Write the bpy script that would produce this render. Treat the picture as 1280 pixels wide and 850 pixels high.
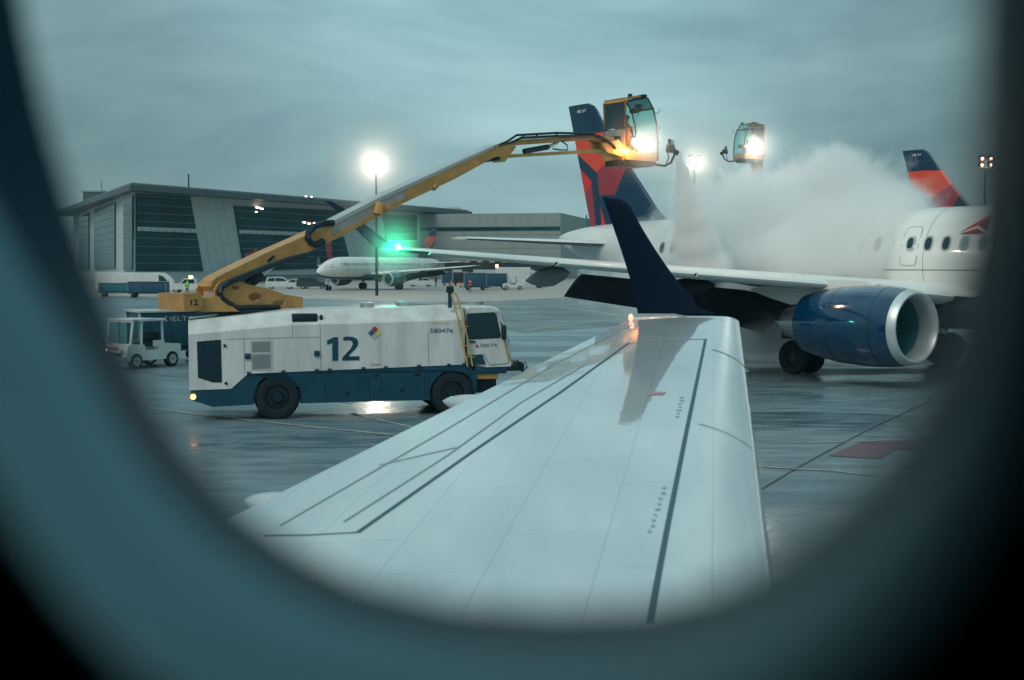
import bpy, bmesh, math, random
from mathutils import Vector, Matrix, noise as mnoise
random.seed(7)
R = math.radians
scene = bpy.context.scene
for o in list(bpy.data.objects): bpy.data.objects.remove(o)
COL = scene.collection

# ------------------------------------------------------------------ camera
EYE = 3.6
PITCH = math.atan(94 / 1600)
cam_d = bpy.data.cameras.new('camera')
cam = bpy.data.objects.new('camera', cam_d); COL.objects.link(cam)
cam.location = (0, 0, EYE); cam.rotation_euler = (math.pi / 2 - PITCH, 0, 0)
cam_d.sensor_width = 36; cam_d.lens = 45; cam_d.clip_start = 0.01; cam_d.clip_end = 6000
cam_d.dof.use_dof = True; cam_d.dof.focus_distance = 38; cam_d.dof.aperture_fstop = 3.0
scene.camera = cam
# ------------------------------------------------------------------ world
SUN_EL, SUN_AZ = 42, 215
w = bpy.data.worlds.new("World"); scene.world = w; w.use_nodes = True
nt = w.node_tree; N = nt.nodes; L = nt.links; N.clear()
out = N.new('ShaderNodeOutputWorld'); bg = N.new('ShaderNodeBackground')
sky = N.new('ShaderNodeTexSky'); sky.sky_type = 'NISHITA'; sky.sun_disc = False
sky.sun_elevation = R(SUN_EL); sky.sun_rotation = R(SUN_AZ); sky.dust_density = 6; sky.air_density = 2
tc = N.new('ShaderNodeTexCoord'); sep = N.new('ShaderNodeSeparateXYZ'); L.new(tc.outputs['Generated'], sep.inputs[0])
mp = N.new('ShaderNodeMapping'); mp.inputs['Scale'].default_value = (1.3, 1.3, 4.6); mp.inputs['Rotation'].default_value = (R(3), R(-4), 0)
L.new(tc.outputs['Generated'], mp.inputs[0])
nz = N.new('ShaderNodeTexNoise'); nz.inputs['Scale'].default_value = 2.6; nz.inputs['Detail'].default_value = 5; nz.inputs['Roughness'].default_value = .55; nz.inputs['Distortion'].default_value = .35
L.new(mp.outputs[0], nz.inputs['Vector'])
cl = N.new('ShaderNodeValToRGB'); L.new(nz.outputs[0], cl.inputs[0])
cl.color_ramp.elements[0].position = .30; cl.color_ramp.elements[0].color = (.60, .68, .74, 1)
cl.color_ramp.elements[1].position = .72; cl.color_ramp.elements[1].color = (1.34, 1.27, 1.25, 1)
gr = N.new('ShaderNodeValToRGB'); L.new(sep.outputs['Z'], gr.inputs[0])
es = gr.color_ramp.elements
es[0].position = 0.0; es[0].color = (2.6, 3.9, 3.9, 1)
es[1].position = 1.0; es[1].color = (4.6, 6.9, 7.2, 1)
for p, c in ((.06, (2.65, 4.0, 4.15)), (.12, (2.5, 4.15, 4.4)), (.22, (2.45, 4.2, 4.6)), (.5, (3.4, 5.3, 5.6))):
    e = es.new(p); e.color = (*c, 1)
mul = N.new('ShaderNodeMix'); mul.data_type = 'RGBA'; mul.blend_type = 'MULTIPLY'; mul.inputs[0].default_value = 1
L.new(gr.outputs[0], mul.inputs[6]); L.new(cl.outputs[0], mul.inputs[7])
# the overcast is thinner (brighter) straight ahead and heavier to both sides
ab = N.new('ShaderNodeMath'); ab.operation = 'ABSOLUTE'; L.new(sep.outputs['X'], ab.inputs[0])
sd_ = N.new('ShaderNodeMapRange'); sd_.interpolation_type = 'SMOOTHSTEP'; sd_.inputs[1].default_value = .05; sd_.inputs[2].default_value = .36; sd_.inputs[3].default_value = 1.08; sd_.inputs[4].default_value = .66; L.new(ab.outputs[0], sd_.inputs[0])
mul2 = N.new('ShaderNodeMix'); mul2.data_type = 'RGBA'; mul2.blend_type = 'MULTIPLY'; mul2.inputs[0].default_value = 1
L.new(mul.outputs[2], mul2.inputs[6]); L.new(sd_.outputs[0], mul2.inputs[7]); mul = mul2
mx = N.new('ShaderNodeMix'); mx.data_type = 'RGBA'; mx.inputs[0].default_value = .94
L.new(sky.outputs[0], mx.inputs[6]); L.new(mul.outputs[2], mx.inputs[7])
L.new(mx.outputs[2], bg.inputs[0]); bg.inputs[1].default_value = .118
L.new(bg.outputs[0], out.inputs[0])
# ------------------------------------------------------------------ sun
sd = bpy.data.lights.new('sun', 'SUN'); sd.energy = 1.15; sd.angle = R(25); sd.color = (1, .93, .84)
sun = bpy.data.objects.new('sun', sd); COL.objects.link(sun)
az = R(SUN_AZ)   # direction to the sun: rotation 0 = +Y, clockwise
to_sun = Vector((math.sin(az) * math.cos(R(SUN_EL)), math.cos(az) * math.cos(R(SUN_EL)), math.sin(R(SUN_EL))))
sun.rotation_euler = to_sun.to_track_quat('Z', 'Y').to_euler(); sun.location = (0, -20, 60)
scene.view_settings.view_transform = 'Standard'; scene.view_settings.look = 'None'
scene.view_settings.exposure = 0.0; scene.view_settings.gamma = 1
scene.cycles.volume_step_rate = 1.0; scene.cycles.volume_max_steps = 256
scene.cycles.volume_bounces = 8; scene.cycles.max_bounces = 10; scene.cycles.transparent_max_bounces = 12
scene.cycles.use_denoising = True; scene.cycles.sample_clamp_indirect = 4

# ------------------------------------------------------------------ measuring helpers
FW = Vector((0, math.cos(PITCH), -math.sin(PITCH))); UP = Vector((0, math.sin(PITCH), math.cos(PITCH)))
CAM = Vector((0, 0, EYE))
def ray(px, py): return Vector((px - 640, 0, 0)) + UP * (425 - py) + FW * 1600
def W(px, py, D):
    r = ray(px, py); return CAM + r * (D / r.y)
def G(px, py, z=0.0):
    r = ray(px, py); return CAM + r * ((z - EYE) / r.z)
class Plane:      # a vertical plane through p0 along u: (distance along u, height)
    def __init__(s, p0, u):
        s.p = Vector((p0[0], p0[1], 0)); s.u = Vector((u[0], u[1], 0)).normalized(); s.n = Vector((-s.u.y, s.u.x, 0))
    def hit(s, px, py):
        r = ray(px, py); t = (s.p - CAM).dot(s.n) / r.dot(s.n); q = CAM + r * t
        return ((q - s.p).dot(s.u), q.z)
    def __call__(s, pts): return [s.hit(*p) for p in pts]

# ------------------------------------------------------------------ materials
def new_mat(name):
    m = bpy.data.materials.new(name); m.use_nodes = True
    return m, m.node_tree.nodes, m.node_tree.links, m.node_tree.nodes['Principled BSDF']
def paint(name, col, rough=.4, metal=0, var=.12, scale=1.5, coat=0, bump=0, bscale=40, streak=False, rvar=.12):
    m, n, l, b = new_mat(name)
    tc = n.new('ShaderNodeTexCoord'); mp = n.new('ShaderNodeMapping'); l.new(tc.outputs['Object'], mp.inputs[0])
    if streak: mp.inputs['Scale'].default_value = (1, 1, .18)
    z = n.new('ShaderNodeTexNoise'); z.inputs['Scale'].default_value = scale; z.inputs['Detail'].default_value = 6; z.inputs['Roughness'].default_value = .6
    l.new(mp.outputs[0], z.inputs['Vector'])
    r = n.new('ShaderNodeMapRange'); r.inputs[1].default_value = .3; r.inputs[2].default_value = .7
    r.inputs[3].default_value = 1 - var; r.inputs[4].default_value = 1 + var * .4; l.new(z.outputs[0], r.inputs[0])
    x = n.new('ShaderNodeMix'); x.data_type = 'RGBA'; x.blend_type = 'MULTIPLY'; x.inputs[0].default_value = 1
    x.inputs[6].default_value = (*col, 1); l.new(r.outputs[0], x.inputs[7]); l.new(x.outputs[2], b.inputs['Base Color'])
    q = n.new('ShaderNodeMapRange'); q.inputs[1].default_value = .3; q.inputs[2].default_value = .7
    q.inputs[3].default_value = max(.02, rough - rvar * .5); q.inputs[4].default_value = min(1, rough + rvar); l.new(z.outputs[0], q.inputs[0])
    l.new(q.outputs[0], b.inputs['Roughness'])
    b.inputs['Metallic'].default_value = metal; b.inputs['Coat Weight'].default_value = coat; b.inputs['Coat Roughness'].default_value = .08
    if bump:
        z2 = n.new('ShaderNodeTexNoise'); z2.inputs['Scale'].default_value = bscale; l.new(tc.outputs['Object'], z2.inputs['Vector'])
        bp = n.new('ShaderNodeBump'); bp.inputs['Strength'].default_value = bump; bp.inputs['Distance'].default_value = .01
        l.new(z2.outputs[0], bp.inputs['Height']); l.new(bp.outputs[0], b.inputs['Normal'])
    return m
def glow(name, col, strength):
    m, n, l, b = new_mat(name); b.inputs['Base Color'].default_value = (*col, 1)
    b.inputs['Emission Color'].default_value = (*col, 1); b.inputs['Emission Strength'].default_value = strength
    return m
WHITE = paint('white_paint', (.74, .77, .74), .28, var=.10, scale=.7, coat=.4, streak=True)
TRUCKW = paint('truck_white_paint', (.66, .68, .66), .38, var=.26, scale=2.2, coat=.2, streak=True)
NAVY = paint('navy_paint', (.0005, .034, .080), .25, var=.2, coat=.25)
SKIRT = paint('dark_blue_skirt_paint', (.0002, .055, .095), .38, var=.25, scale=3, coat=.2)
RED = paint('red_paint', (.78, .022, .025), .3, coat=.3)
DRED = paint('dark_red_paint', (.36, .03, .05), .3, coat=.3)
AMBERLIT = paint('amber_lit_red', (.88, .07, .025), .3, coat=.3)  # upper fin facet red, with the amber light's orange put into the colour
YELLOW = paint('boom_yellow_paint', (.58, .30, .09), .42, var=.32, scale=2.5, coat=.15)
LYEL = paint('rail_yellow_paint', (.60, .38, .12), .45, var=.2, scale=5)
GREYP = paint('grey_paint', (.22, .25, .25), .45, var=.15)
LGREY = paint('light_grey_paint', (.45, .48, .48), .4, var=.12)
BOOMG = paint('boom_inner_grey', (.42, .40, .36), .4, var=.2, scale=3)
BLACK = paint('black_plastic', (.001, .018, .028), .45, var=.3, scale=6)
UNDER = paint('dark_underside', (.006, .012, .022), .5, var=.3, scale=1.2)  # near-black tone shared by undersides, flaps and fairings
RUBBER = paint('tyre_rubber', (.002, .014, .022), .75, var=.4, scale=9, bump=.3, bscale=60)
STEEL = paint('brushed_steel', (.55, .57, .57), .28, metal=.9, var=.1)
LIP = paint('bare_metal_lip', (.62, .66, .66), .38, metal=.55, var=.1)
DUCT2 = paint('inlet_liner', (.04, .17, .19), .5, var=.2)
DUCT = paint('duct_teal_grey', (.16, .36, .38), .5, var=.2)
ENGBLUE = paint('engine_blue_paint', (.0005, .036, .095), .08, var=.12, scale=.8, coat=1, rvar=.04)
NAVYDARK = paint('winglet_navy', (.0001, .009, .024), .6, var=.2, coat=0); NAVYDARK.node_tree.nodes['Principled BSDF'].inputs['Specular IOR Level'].default_value = .08
DGLASS, n_, l_, b_ = new_mat('dark_glass'); b_.inputs['Base Color'].default_value = (.012, .04, .05, 1); b_.inputs['Roughness'].default_value = .06
SIGNY = paint('yellow_lettering', (.60, .55, .12), .5)
CRIM = paint('crimson_paint', (.55, .02, .06), .4, var=.1)
BLUE = paint('mid_blue_paint', (.02, .12, .26), .4, var=.1)
HIVIS = paint('orange_hivis_cloth', (.90, .16, .03), .8, var=.15, scale=8)
GHIVIS = paint('green_hivis_cloth', (.25, .75, .12), .8, var=.15, scale=8)
SKIN = paint('skin', (.42, .24, .17), .6)
CLOTH = paint('dark_cloth', (.02, .03, .05), .9)
def clear_glass(name, tint, refl=.12):
    m, n, l, b = new_mat(name)
    t = n.new('ShaderNodeBsdfTransparent'); t.inputs[0].default_value = (*tint, 1)
    g = n.new('ShaderNodeBsdfGlossy'); g.inputs['Roughness'].default_value = .03; g.inputs[0].default_value = (.9, 1, 1, 1)
    fr = n.new('ShaderNodeLayerWeight'); fr.inputs[0].default_value = refl
    x = n.new('ShaderNodeMixShader'); l.new(fr.outputs['Fresnel'], x.inputs[0]); l.new(t.outputs[0], x.inputs[1]); l.new(g.outputs[0], x.inputs[2])
    l.new(x.outputs[0], n['Material Output'].inputs[0]); return m
CABGLASS = clear_glass('cab_glass', (.55, .82, .78), .2)
PANE = clear_glass('cabin_window_acrylic', (.97, .985, .985), .02)

# ------------------------------------------------------------------ mesh builder
class MB:
    def __init__(s): s.bm = bmesh.new(); s.mats = []
    def mi(s, m):
        if m not in s.mats: s.mats.append(m)
        return s.mats.index(m)
    def face(s, pts, m):
        vs = [s.bm.verts.new(p) for p in pts]
        f = s.bm.faces.new(vs); f.material_index = s.mi(m); return f
    def box(s, c, size, m, rot=None, bevel=0):
        r = bmesh.ops.create_cube(s.bm, size=1); vs = r['verts']
        fs = set(f for v in vs for f in v.link_faces)
        bmesh.ops.scale(s.bm, vec=size, verts=vs)
        if bevel:
            es = list(set(e for v in vs for e in v.link_edges))
            rb = bmesh.ops.bevel(s.bm, geom=es, offset=bevel, segments=2, affect='EDGES', profile=.5)
            vs = list(set(v for f in rb['faces'] for v in f.verts) | set(v for v in vs if v.is_valid))
            fs = set(f for v in vs for f in v.link_faces)
        M = Matrix.Translation(c)
        if rot is not None: M = M @ rot.to_4x4()
        bmesh.ops.transform(s.bm, matrix=M, verts=vs)
        k = s.mi(m)
        for f in fs: f.material_index = k
    def cyl(s, p0, p1, r0, m, r1=None, seg=16, caps=True):
        p0 = Vector(p0); p1 = Vector(p1); r1 = r0 if r1 is None else r1
        q = (p1 - p0).to_track_quat('Z', 'Y')
        a = []; b = []
        for i in range(seg):
            t = 2 * math.pi * i / seg; d = q @ Vector((math.cos(t), math.sin(t), 0))
            a.append(s.bm.verts.new(p0 + d * r0)); b.append(s.bm.verts.new(p1 + d * r1))
        k = s.mi(m)
        for i in range(seg):
            f = s.bm.faces.new((a[i], a[(i + 1) % seg], b[(i + 1) % seg], b[i])); f.material_index = k
        if caps:
            f = s.bm.faces.new(a[::-1]); f.material_index = k; f = s.bm.faces.new(b); f.material_index = k
    def tube(s, pts, r, m, seg=8):
        pts = [Vector(p) for p in pts]; rings = []
        for i, p in enumerate(pts):
            d = (pts[min(i + 1, len(pts) - 1)] - pts[max(i - 1, 0)]).normalized(); q = d.to_track_quat('Z', 'Y')
            rings.append([s.bm.verts.new(p + q @ Vector((math.cos(2 * math.pi * j / seg) * r, math.sin(2 * math.pi * j / seg) * r, 0))) for j in range(seg)])
        k = s.mi(m)
        for a, b in zip(rings, rings[1:]):
            best = min(range(seg), key=lambda o: (a[0].co - b[o].co).length)
            for j in range(seg):
                f = s.bm.faces.new((a[j], a[(j + 1) % seg], b[(j + 1 + best) % seg], b[(j + best) % seg])); f.material_index = k
        for rg in (rings[0][::-1], rings[-1]): f = s.bm.faces.new(rg); f.material_index = k
    def lathe(s, prof, m, origin=(0, 0, 0), axis='X', seg=40, mats=None, closed=False):
        o = Vector(origin); rings = []
        for (x, r) in prof:
            ring = []
            for j in range(seg):
                t = 2 * math.pi * j / seg; c, sn = r * math.cos(t), r * math.sin(t)
                v = {'X': (x, c, sn), 'Y': (c, x, sn), 'Z': (c, sn, x)}[axis]
                ring.append(s.bm.verts.new(o + Vector(v)))
            rings.append(ring)
        prs = list(zip(rings, rings[1:]))
        if closed: prs.append((rings[-1], rings[0]))
        for i, (a, b) in enumerate(prs):
            k = s.mi(mats[i] if mats else m)
            for j in range(seg):
                f = s.bm.faces.new((a[j], a[(j + 1) % seg], b[(j + 1) % seg], b[j])); f.material_index = k
    def loft(s, rings, m, caps=True, matf=None, closed=True):
        R_ = [[s.bm.verts.new(p) for p in r] for r in rings]; k = s.mi(m); n = len(R_[0])
        for i, (a, b) in enumerate(zip(R_, R_[1:])):
            for j in range(n if closed else n - 1):
                f = s.bm.faces.new((a[j], a[(j + 1) % n], b[(j + 1) % n], b[j]))
                f.material_index = s.mi(matf(i, j, f)) if matf else k
        if caps:
            for rg in (R_[0][::-1], R_[-1]): f = s.bm.faces.new(rg); f.material_index = k
    def prism(s, pts, y0, y1, m, f3=None):
        """pts (x,z) outline extruded from y0 to y1"""
        f3 = f3 or (lambda x, z, y: (x, y, z))
        a = [s.bm.verts.new(f3(x, z, y0)) for x, z in pts]; b = [s.bm.verts.new(f3(x, z, y1)) for x, z in pts]
        k = s.mi(m); n = len(pts)
        for i in range(n):
            f = s.bm.faces.new((a[i], a[(i + 1) % n], b[(i + 1) % n], b[i])); f.material_index = k
        f = s.bm.faces.new(a[::-1]); f.material_index = k; f = s.bm.faces.new(b); f.material_index = k
    def blob(s, c, r, m, sub=3, squash=(1, 1, 1)):
        q = bmesh.ops.create_icosphere(s.bm, subdivisions=sub, radius=r); k = s.mi(m)
        bmesh.ops.scale(s.bm, vec=squash, verts=q['verts']); bmesh.ops.translate(s.bm, vec=c, verts=q['verts'])
        for f in set(f for v in q['verts'] for f in v.link_faces): f.material_index = k
    def build(s, name, parent=None, smooth=35, fix=True):
        if fix: bmesh.ops.recalc_face_normals(s.bm, faces=s.bm.faces)
        me = bpy.data.meshes.new(name); s.bm.to_mesh(me); s.bm.free()
        for m in s.mats: me.materials.append(m)
        if smooth:
            me.shade_smooth(); me.set_sharp_from_angle(angle=R(smooth))
        o = bpy.data.objects.new(name, me); COL.objects.link(o)
        if parent is not None: o.parent = parent
        return o
def tag(o, label=None, cat=None, group=None, kind=None):
    if label: o['label'] = label
    if cat: o['category'] = cat
    if group: o['group'] = group
    if kind: o['kind'] = kind
    return o
def empty(name, loc, rz=0, label=None, cat=None, group=None):
    o = bpy.data.objects.new(name, None); COL.objects.link(o); o.location = loc; o.rotation_euler = (0, 0, rz)
    o.empty_display_size = .3
    return tag(o, label, cat, group)
KIDS = {}
def children(o): return [c for c in bpy.data.objects if c.parent == o]
def copy_tree(o, parent=None):
    c = o.copy(); COL.objects.link(c); c.parent = parent
    for ch in children(o): copy_tree(ch, c)
    return c
def text(body, name, parent, m, x, z, h, y=-.012, width=None, f3=None, bold=0, depth=.006):
    cu = bpy.data.curves.new(name, 'FONT'); cu.body = body; cu.size = 1; cu.offset = bold; cu.extrude = 0; cu.resolution_u = 3
    t = bpy.data.objects.new(name, cu); COL.objects.link(t); dg = bpy.context.evaluated_depsgraph_get()
    me = bpy.data.meshes.new_from_object(t.evaluated_get(dg)); bpy.data.objects.remove(t)
    xs = [v.co.x for v in me.vertices]; ys = [v.co.y for v in me.vertices]
    x0, x1, y0, y1 = min(xs), max(xs), min(ys), max(ys); sy = h / (y1 - y0); sx = (width / (x1 - x0)) if width else sy
    f3 = f3 or (lambda a, b: (a, y, b))
    bm = bmesh.new(); bm.from_mesh(me)
    for v in bm.verts: v.co = Vector(f3(x + (v.co.x - x0) * sx, z + (v.co.y - y0) * sy))
    bm.to_mesh(me); bm.free(); me.materials.clear(); me.materials.append(m)
    o = bpy.data.objects.new(name, me); COL.objects.link(o); o.parent = parent; return o
def lamp(name, parent, loc, energy, col, kind='POINT', size=.1, aim=None, spot=120, blend=.6):
    d = bpy.data.lights.new(name, kind); d.energy = energy; d.color = col; d.shadow_soft_size = size
    if kind == 'SPOT': d.spot_size = R(spot); d.spot_blend = blend
    o = bpy.data.objects.new(name, d); COL.objects.link(o); o.location = loc; o.parent = parent
    if aim is not None: o.rotation_euler = (-Vector(aim)).to_track_quat('Z', 'Y').to_euler()
    return o
def ell(cx, cz, rx, rz, n=16, p=2.0):
    r = []
    for i in range(n):
        t = 2 * math.pi * i / n; c, s = math.cos(t), math.sin(t)
        r.append((cx + rx * math.copysign(abs(c) ** (2 / p), c), cz + rz * math.copysign(abs(s) ** (2 / p), s)))
    return r
def catmull(st, k=4):
    o = []
    for i in range(len(st) - 1):
        p0, p1, p2, p3 = st[max(i - 1, 0)], st[i], st[i + 1], st[min(i + 2, len(st) - 1)]
        for j in range(k):
            t = j / k
            o.append(tuple(.5 * (2 * b + (c - a) * t + (2 * a - 5 * b + 4 * c - d) * t * t + (3 * b - a - 3 * c + d) * t ** 3) for a, b, c, d in zip(p0, p1, p2, p3)))
    o.append(tuple(st[-1])); return o
def inpoly(x, z, P):
    c = False; j = len(P) - 1
    for i in range(len(P)):
        if (P[i][1] > z) != (P[j][1] > z) and x < (P[j][0] - P[i][0]) * (z - P[i][1]) / (P[j][1] - P[i][1]) + P[i][0]: c = not c
        j = i
    return c
def interp(T, x):
    if x <= T[0][0]: return T[0][1]
    for (a, b), (c, d) in zip(T, T[1:]):
        if x <= c: return b + (d - b) * (x - a) / (c - a)
    return T[-1][1]

# ================================================================== SETTING: ground
gm, n, l, b = new_mat('wet_asphalt')
tc = n.new('ShaderNodeTexCoord')
def noise(sc, det=6, vec=None, rough=.55, dist=0):
    z = n.new('ShaderNodeTexNoise'); z.inputs['Scale'].default_value = sc; z.inputs['Detail'].default_value = det
    z.inputs['Roughness'].default_value = rough; z.inputs['Distortion'].default_value = dist
    l.new(vec or tc.outputs['Object'], z.inputs['Vector']); return z.outputs[0]
def mrange(v, a, b_, c, d):
    r = n.new('ShaderNodeMapRange'); r.inputs[1].default_value = a; r.inputs[2].default_value = b_; r.inputs[3].default_value = c; r.inputs[4].default_value = d
    l.new(v, r.inputs[0]); return r.outputs[0]
mpg = n.new('ShaderNodeMapping'); mpg.inputs['Rotation'].default_value = (0, 0, R(25)); mpg.inputs['Scale'].default_value = (.45, 1.5, 1); l.new(tc.outputs['Object'], mpg.inputs[0])
big = noise(.22, 6, mpg.outputs[0], .6, .6); fine = noise(38, 4); mid = noise(1.7, 6, mpg.outputs[0])
rp = n.new('ShaderNodeValToRGB'); l.new(mid, rp.inputs[0])
rp.color_ramp.elements[0].position = .3; rp.color_ramp.elements[0].color = (.055, .12, .15, 1)
rp.color_ramp.elements[1].position = .75; rp.color_ramp.elements[1].color = (.20, .27, .30, 1)
fx = n.new('ShaderNodeMix'); fx.data_type = 'RGBA'; fx.blend_type = 'MULTIPLY'; fx.inputs[0].default_value = 1
l.new(rp.outputs[0], fx.inputs[6]); l.new(mrange(fine, .3, .7, .75, 1.25), fx.inputs[7]); l.new(fx.outputs[2], b.inputs['Base Color'])
rm = n.new('ShaderNodeMath'); rm.operation = 'ADD'; l.new(mrange(big, .40, .60, .12, .46), rm.inputs[0]); l.new(mrange(mid, .35, .7, 0, .16), rm.inputs[1]); l.new(rm.outputs[0], b.inputs['Roughness'])
bp = n.new('ShaderNodeBump'); bp.inputs['Strength'].default_value = .35; bp.inputs['Distance'].default_value = .012
bh = n.new('ShaderNodeMath'); bh.operation = 'MULTIPLY'; l.new(fine, bh.inputs[0]); l.new(mrange(big, .40, .6, .05, 1), bh.inputs[1])
l.new(bh.outputs[0], bp.inputs['Height']); l.new(bp.outputs[0], b.inputs['Normal']); b.inputs['Specular IOR Level'].default_value = .55
CONC = paint('pale_damp_concrete', (.36, .33, .29), .42, var=.22, scale=.12, rvar=.3)
TAXI = paint('smooth_dark_taxiway', (.075, .10, .105), .30, var=.3, scale=.15, rvar=.25)
LINE = paint('worn_white_line_paint', (.42, .42, .40), .45, var=.5, scale=3)
LINEY = paint('faded_line_paint', (.30, .34, .32), .45, var=.4, scale=2)
SEAM = paint('dark_joint_sealant', (.015, .018, .02), .5)
REDP = paint('faded_red_ground_paint', (.12, .045, .065), .35, var=.6, scale=1.1)
m = MB(); m.face([(-3000, -400, 0), (3000, -400, 0), (3000, 4000, 0), (-3000, 4000, 0)], gm); tag(m.build('ground', smooth=0), kind='structure')
def sheet(name, pts, mat, z):
    m = MB(); m.face([(G(*p).x, G(*p).y, z) for p in pts], mat); return tag(m.build(name, smooth=0), kind='structure')
sheet('apron_concrete', [(-500, 372), (300, 371), (560, 378), (760, 372), (1000, 371), (1000, 347), (-500, 347)], CONC, .004)
sheet('taxiway', [(420, 384), (560, 379), (700, 372.5), (1000, 371.5), (1000, 384), (860, 396), (740, 410), (655, 416), (560, 400), (420, 396)], TAXI, .008)
def ribbon(m, pts, w, z, mat, ground=True):
    P = [Vector((G(*p).x, G(*p).y, z)) if ground else Vector(p) for p in pts]; Lf = []; Rt = []
    for i, p in enumerate(P):
        d = (P[min(i + 1, len(P) - 1)] - P[max(i - 1, 0)]).normalized(); s_ = Vector((-d.y, d.x, 0)) * w / 2
        Lf.append(m.bm.verts.new(p + s_)); Rt.append(m.bm.verts.new(p - s_))
    k = m.mi(mat)
    for i in range(len(P) - 1):
        f = m.bm.faces.new((Lf[i], Rt[i], Rt[i + 1], Lf[i + 1])); f.material_index = k
m = MB()
ribbon(m, [(100, 497), (250, 519), (380, 533), (482, 543), (620, 560)], .13, .012, LINE)
ribbon(m, [(440, 517), (500, 531), (560, 545)], .12, .012, LINE)
ribbon(m, [(955, 555), (1040, 553), (1200, 548)], .07, .012, LINE); ribbon(m, [(955, 584), (1040, 589), (1130, 599), (1240, 615)], .08, .012, LINE)
tag(m.build('road_marking', smooth=0), kind='structure')
m = MB()
ribbon(m, [(560, 377), (620, 377), (680, 381), (740, 389), (790, 398), (860, 408)], .5, .016, LINEY)
ribbon(m, [(655, 413), (700, 407), (760, 401), (830, 397)], .4, .016, LINEY); ribbon(m, [(690, 373), (740, 380), (800, 384)], .4, .016, LINEY)
tag(m.build('taxiway_marking', smooth=0), kind='structure')
m = MB()
ribbon(m, [(930, 625), (1000, 583), (1080, 540), (1165, 500)], .05, .006, SEAM); ribbon(m, [(150, 462), (220, 471), (330, 486), (440, 505)], .05, .006, SEAM)
for x0 in (-30, -22, 30): m.face([(x0, 20, .0055), (x0 + .04, 20, .0055), (x0 + 20.04, 110, .0055), (x0 + 20, 110, .0055)], SEAM)
tag(m.build('pavement_joints', smooth=0), kind='structure')
m = MB(); m.face([(G(*p).x, G(*p).y, .010) for p in ((1035, 570), (1078, 552), (1190, 549), (1200, 568), (1120, 562), (1100, 574))], REDP)
tag(m.build('painted_ground_marking', smooth=0), kind='structure')

# ================================================================== haze
hm, n, l, b = new_mat('thin_rain_haze'); n.remove(b)
pv = n.new('ShaderNodeVolumePrincipled'); pv.inputs['Color'].default_value = (.55, .95, 1, 1); pv.inputs['Density'].default_value = .00018; pv.inputs['Anisotropy'].default_value = .55
l.new(pv.outputs[0], n['Material Output'].inputs['Volume'])
m = MB(); m.box((0, 150, 24), (900, 900, 50), hm); tag(m.build('haze', smooth=0), kind='stuff')

# ================================================================== airliners
C0 = Vector((12.7, 44.5, 0)); HD = R(-54)
dF = Vector((math.cos(HD), math.sin(HD), 0)); dR = Vector((math.sin(HD), -math.cos(HD), 0))
PF = Plane(C0, dF)
FST = catmull([(-17.8, 4.75, .12, .15), (-17.2, 4.7, .34, .38), (-15.5, 4.5, .75, .8), (-13, 4.22, 1.18, 1.2), (-10, 3.93, 1.55, 1.56), (-7, 3.70, 1.72, 1.80), (-4, 3.65, 1.75, 1.85),
               (0, 3.65, 1.75, 1.85), (5, 3.65, 1.75, 1.85), (9, 3.65, 1.75, 1.85), (11.5, 3.62, 1.7, 1.82), (13.5, 3.5, 1.5, 1.6), (15, 3.3, 1.15, 1.25), (16.2, 3.1, .7, .78), (16.8, 3.0, .35, .38), (17, 2.98, .04, .04)], 4)
def fus_at(x):
    for a, c in zip(FST, FST[1:]):
        if a[0] <= x <= c[0]:
            t = (x - a[0]) / (c[0] - a[0]); return [p + (q - p) * t for p, q in zip(a, c)][1:]
    return FST[-1][1:]
def fus_y(x, z, side=-1, eps=.012):
    zc, ry, rz = fus_at(x); q = 1 - ((z - zc) / rz) ** 2; return side * (ry * math.sqrt(max(q, 0)) + eps)
def foil(n=14, th=.12, camber=.02):
    up = []; lo = []
    for i in range(n + 1):
        x = .5 - .5 * math.cos(math.pi * i / n)
        t = 5 * th * (.2969 * math.sqrt(x) - .126 * x - .3516 * x * x + .2843 * x ** 3 - .1015 * x ** 4)
        c = camber * 4 * x * (1 - x); up.append((x, c + t)); lo.append((x, c - t))
    return up[::-1] + lo[1:-1]          # TE -> LE along the top, then back along the bottom
def wing_mesh(sections, top, bot, th=.12, side=-1):
    m = MB(); F = foil(); rings = []
    for (y, xle, ch, z) in sections: rings.append([(xle - ch * x, side * y, z + ch * t * (th / .12)) for x, t in F])
    m.loft(rings, top, matf=lambda i, j, f: top if j < 14 else bot); return m
SHADE = paint('drawn_blind', (.20, .30, .32), .35)
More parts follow.
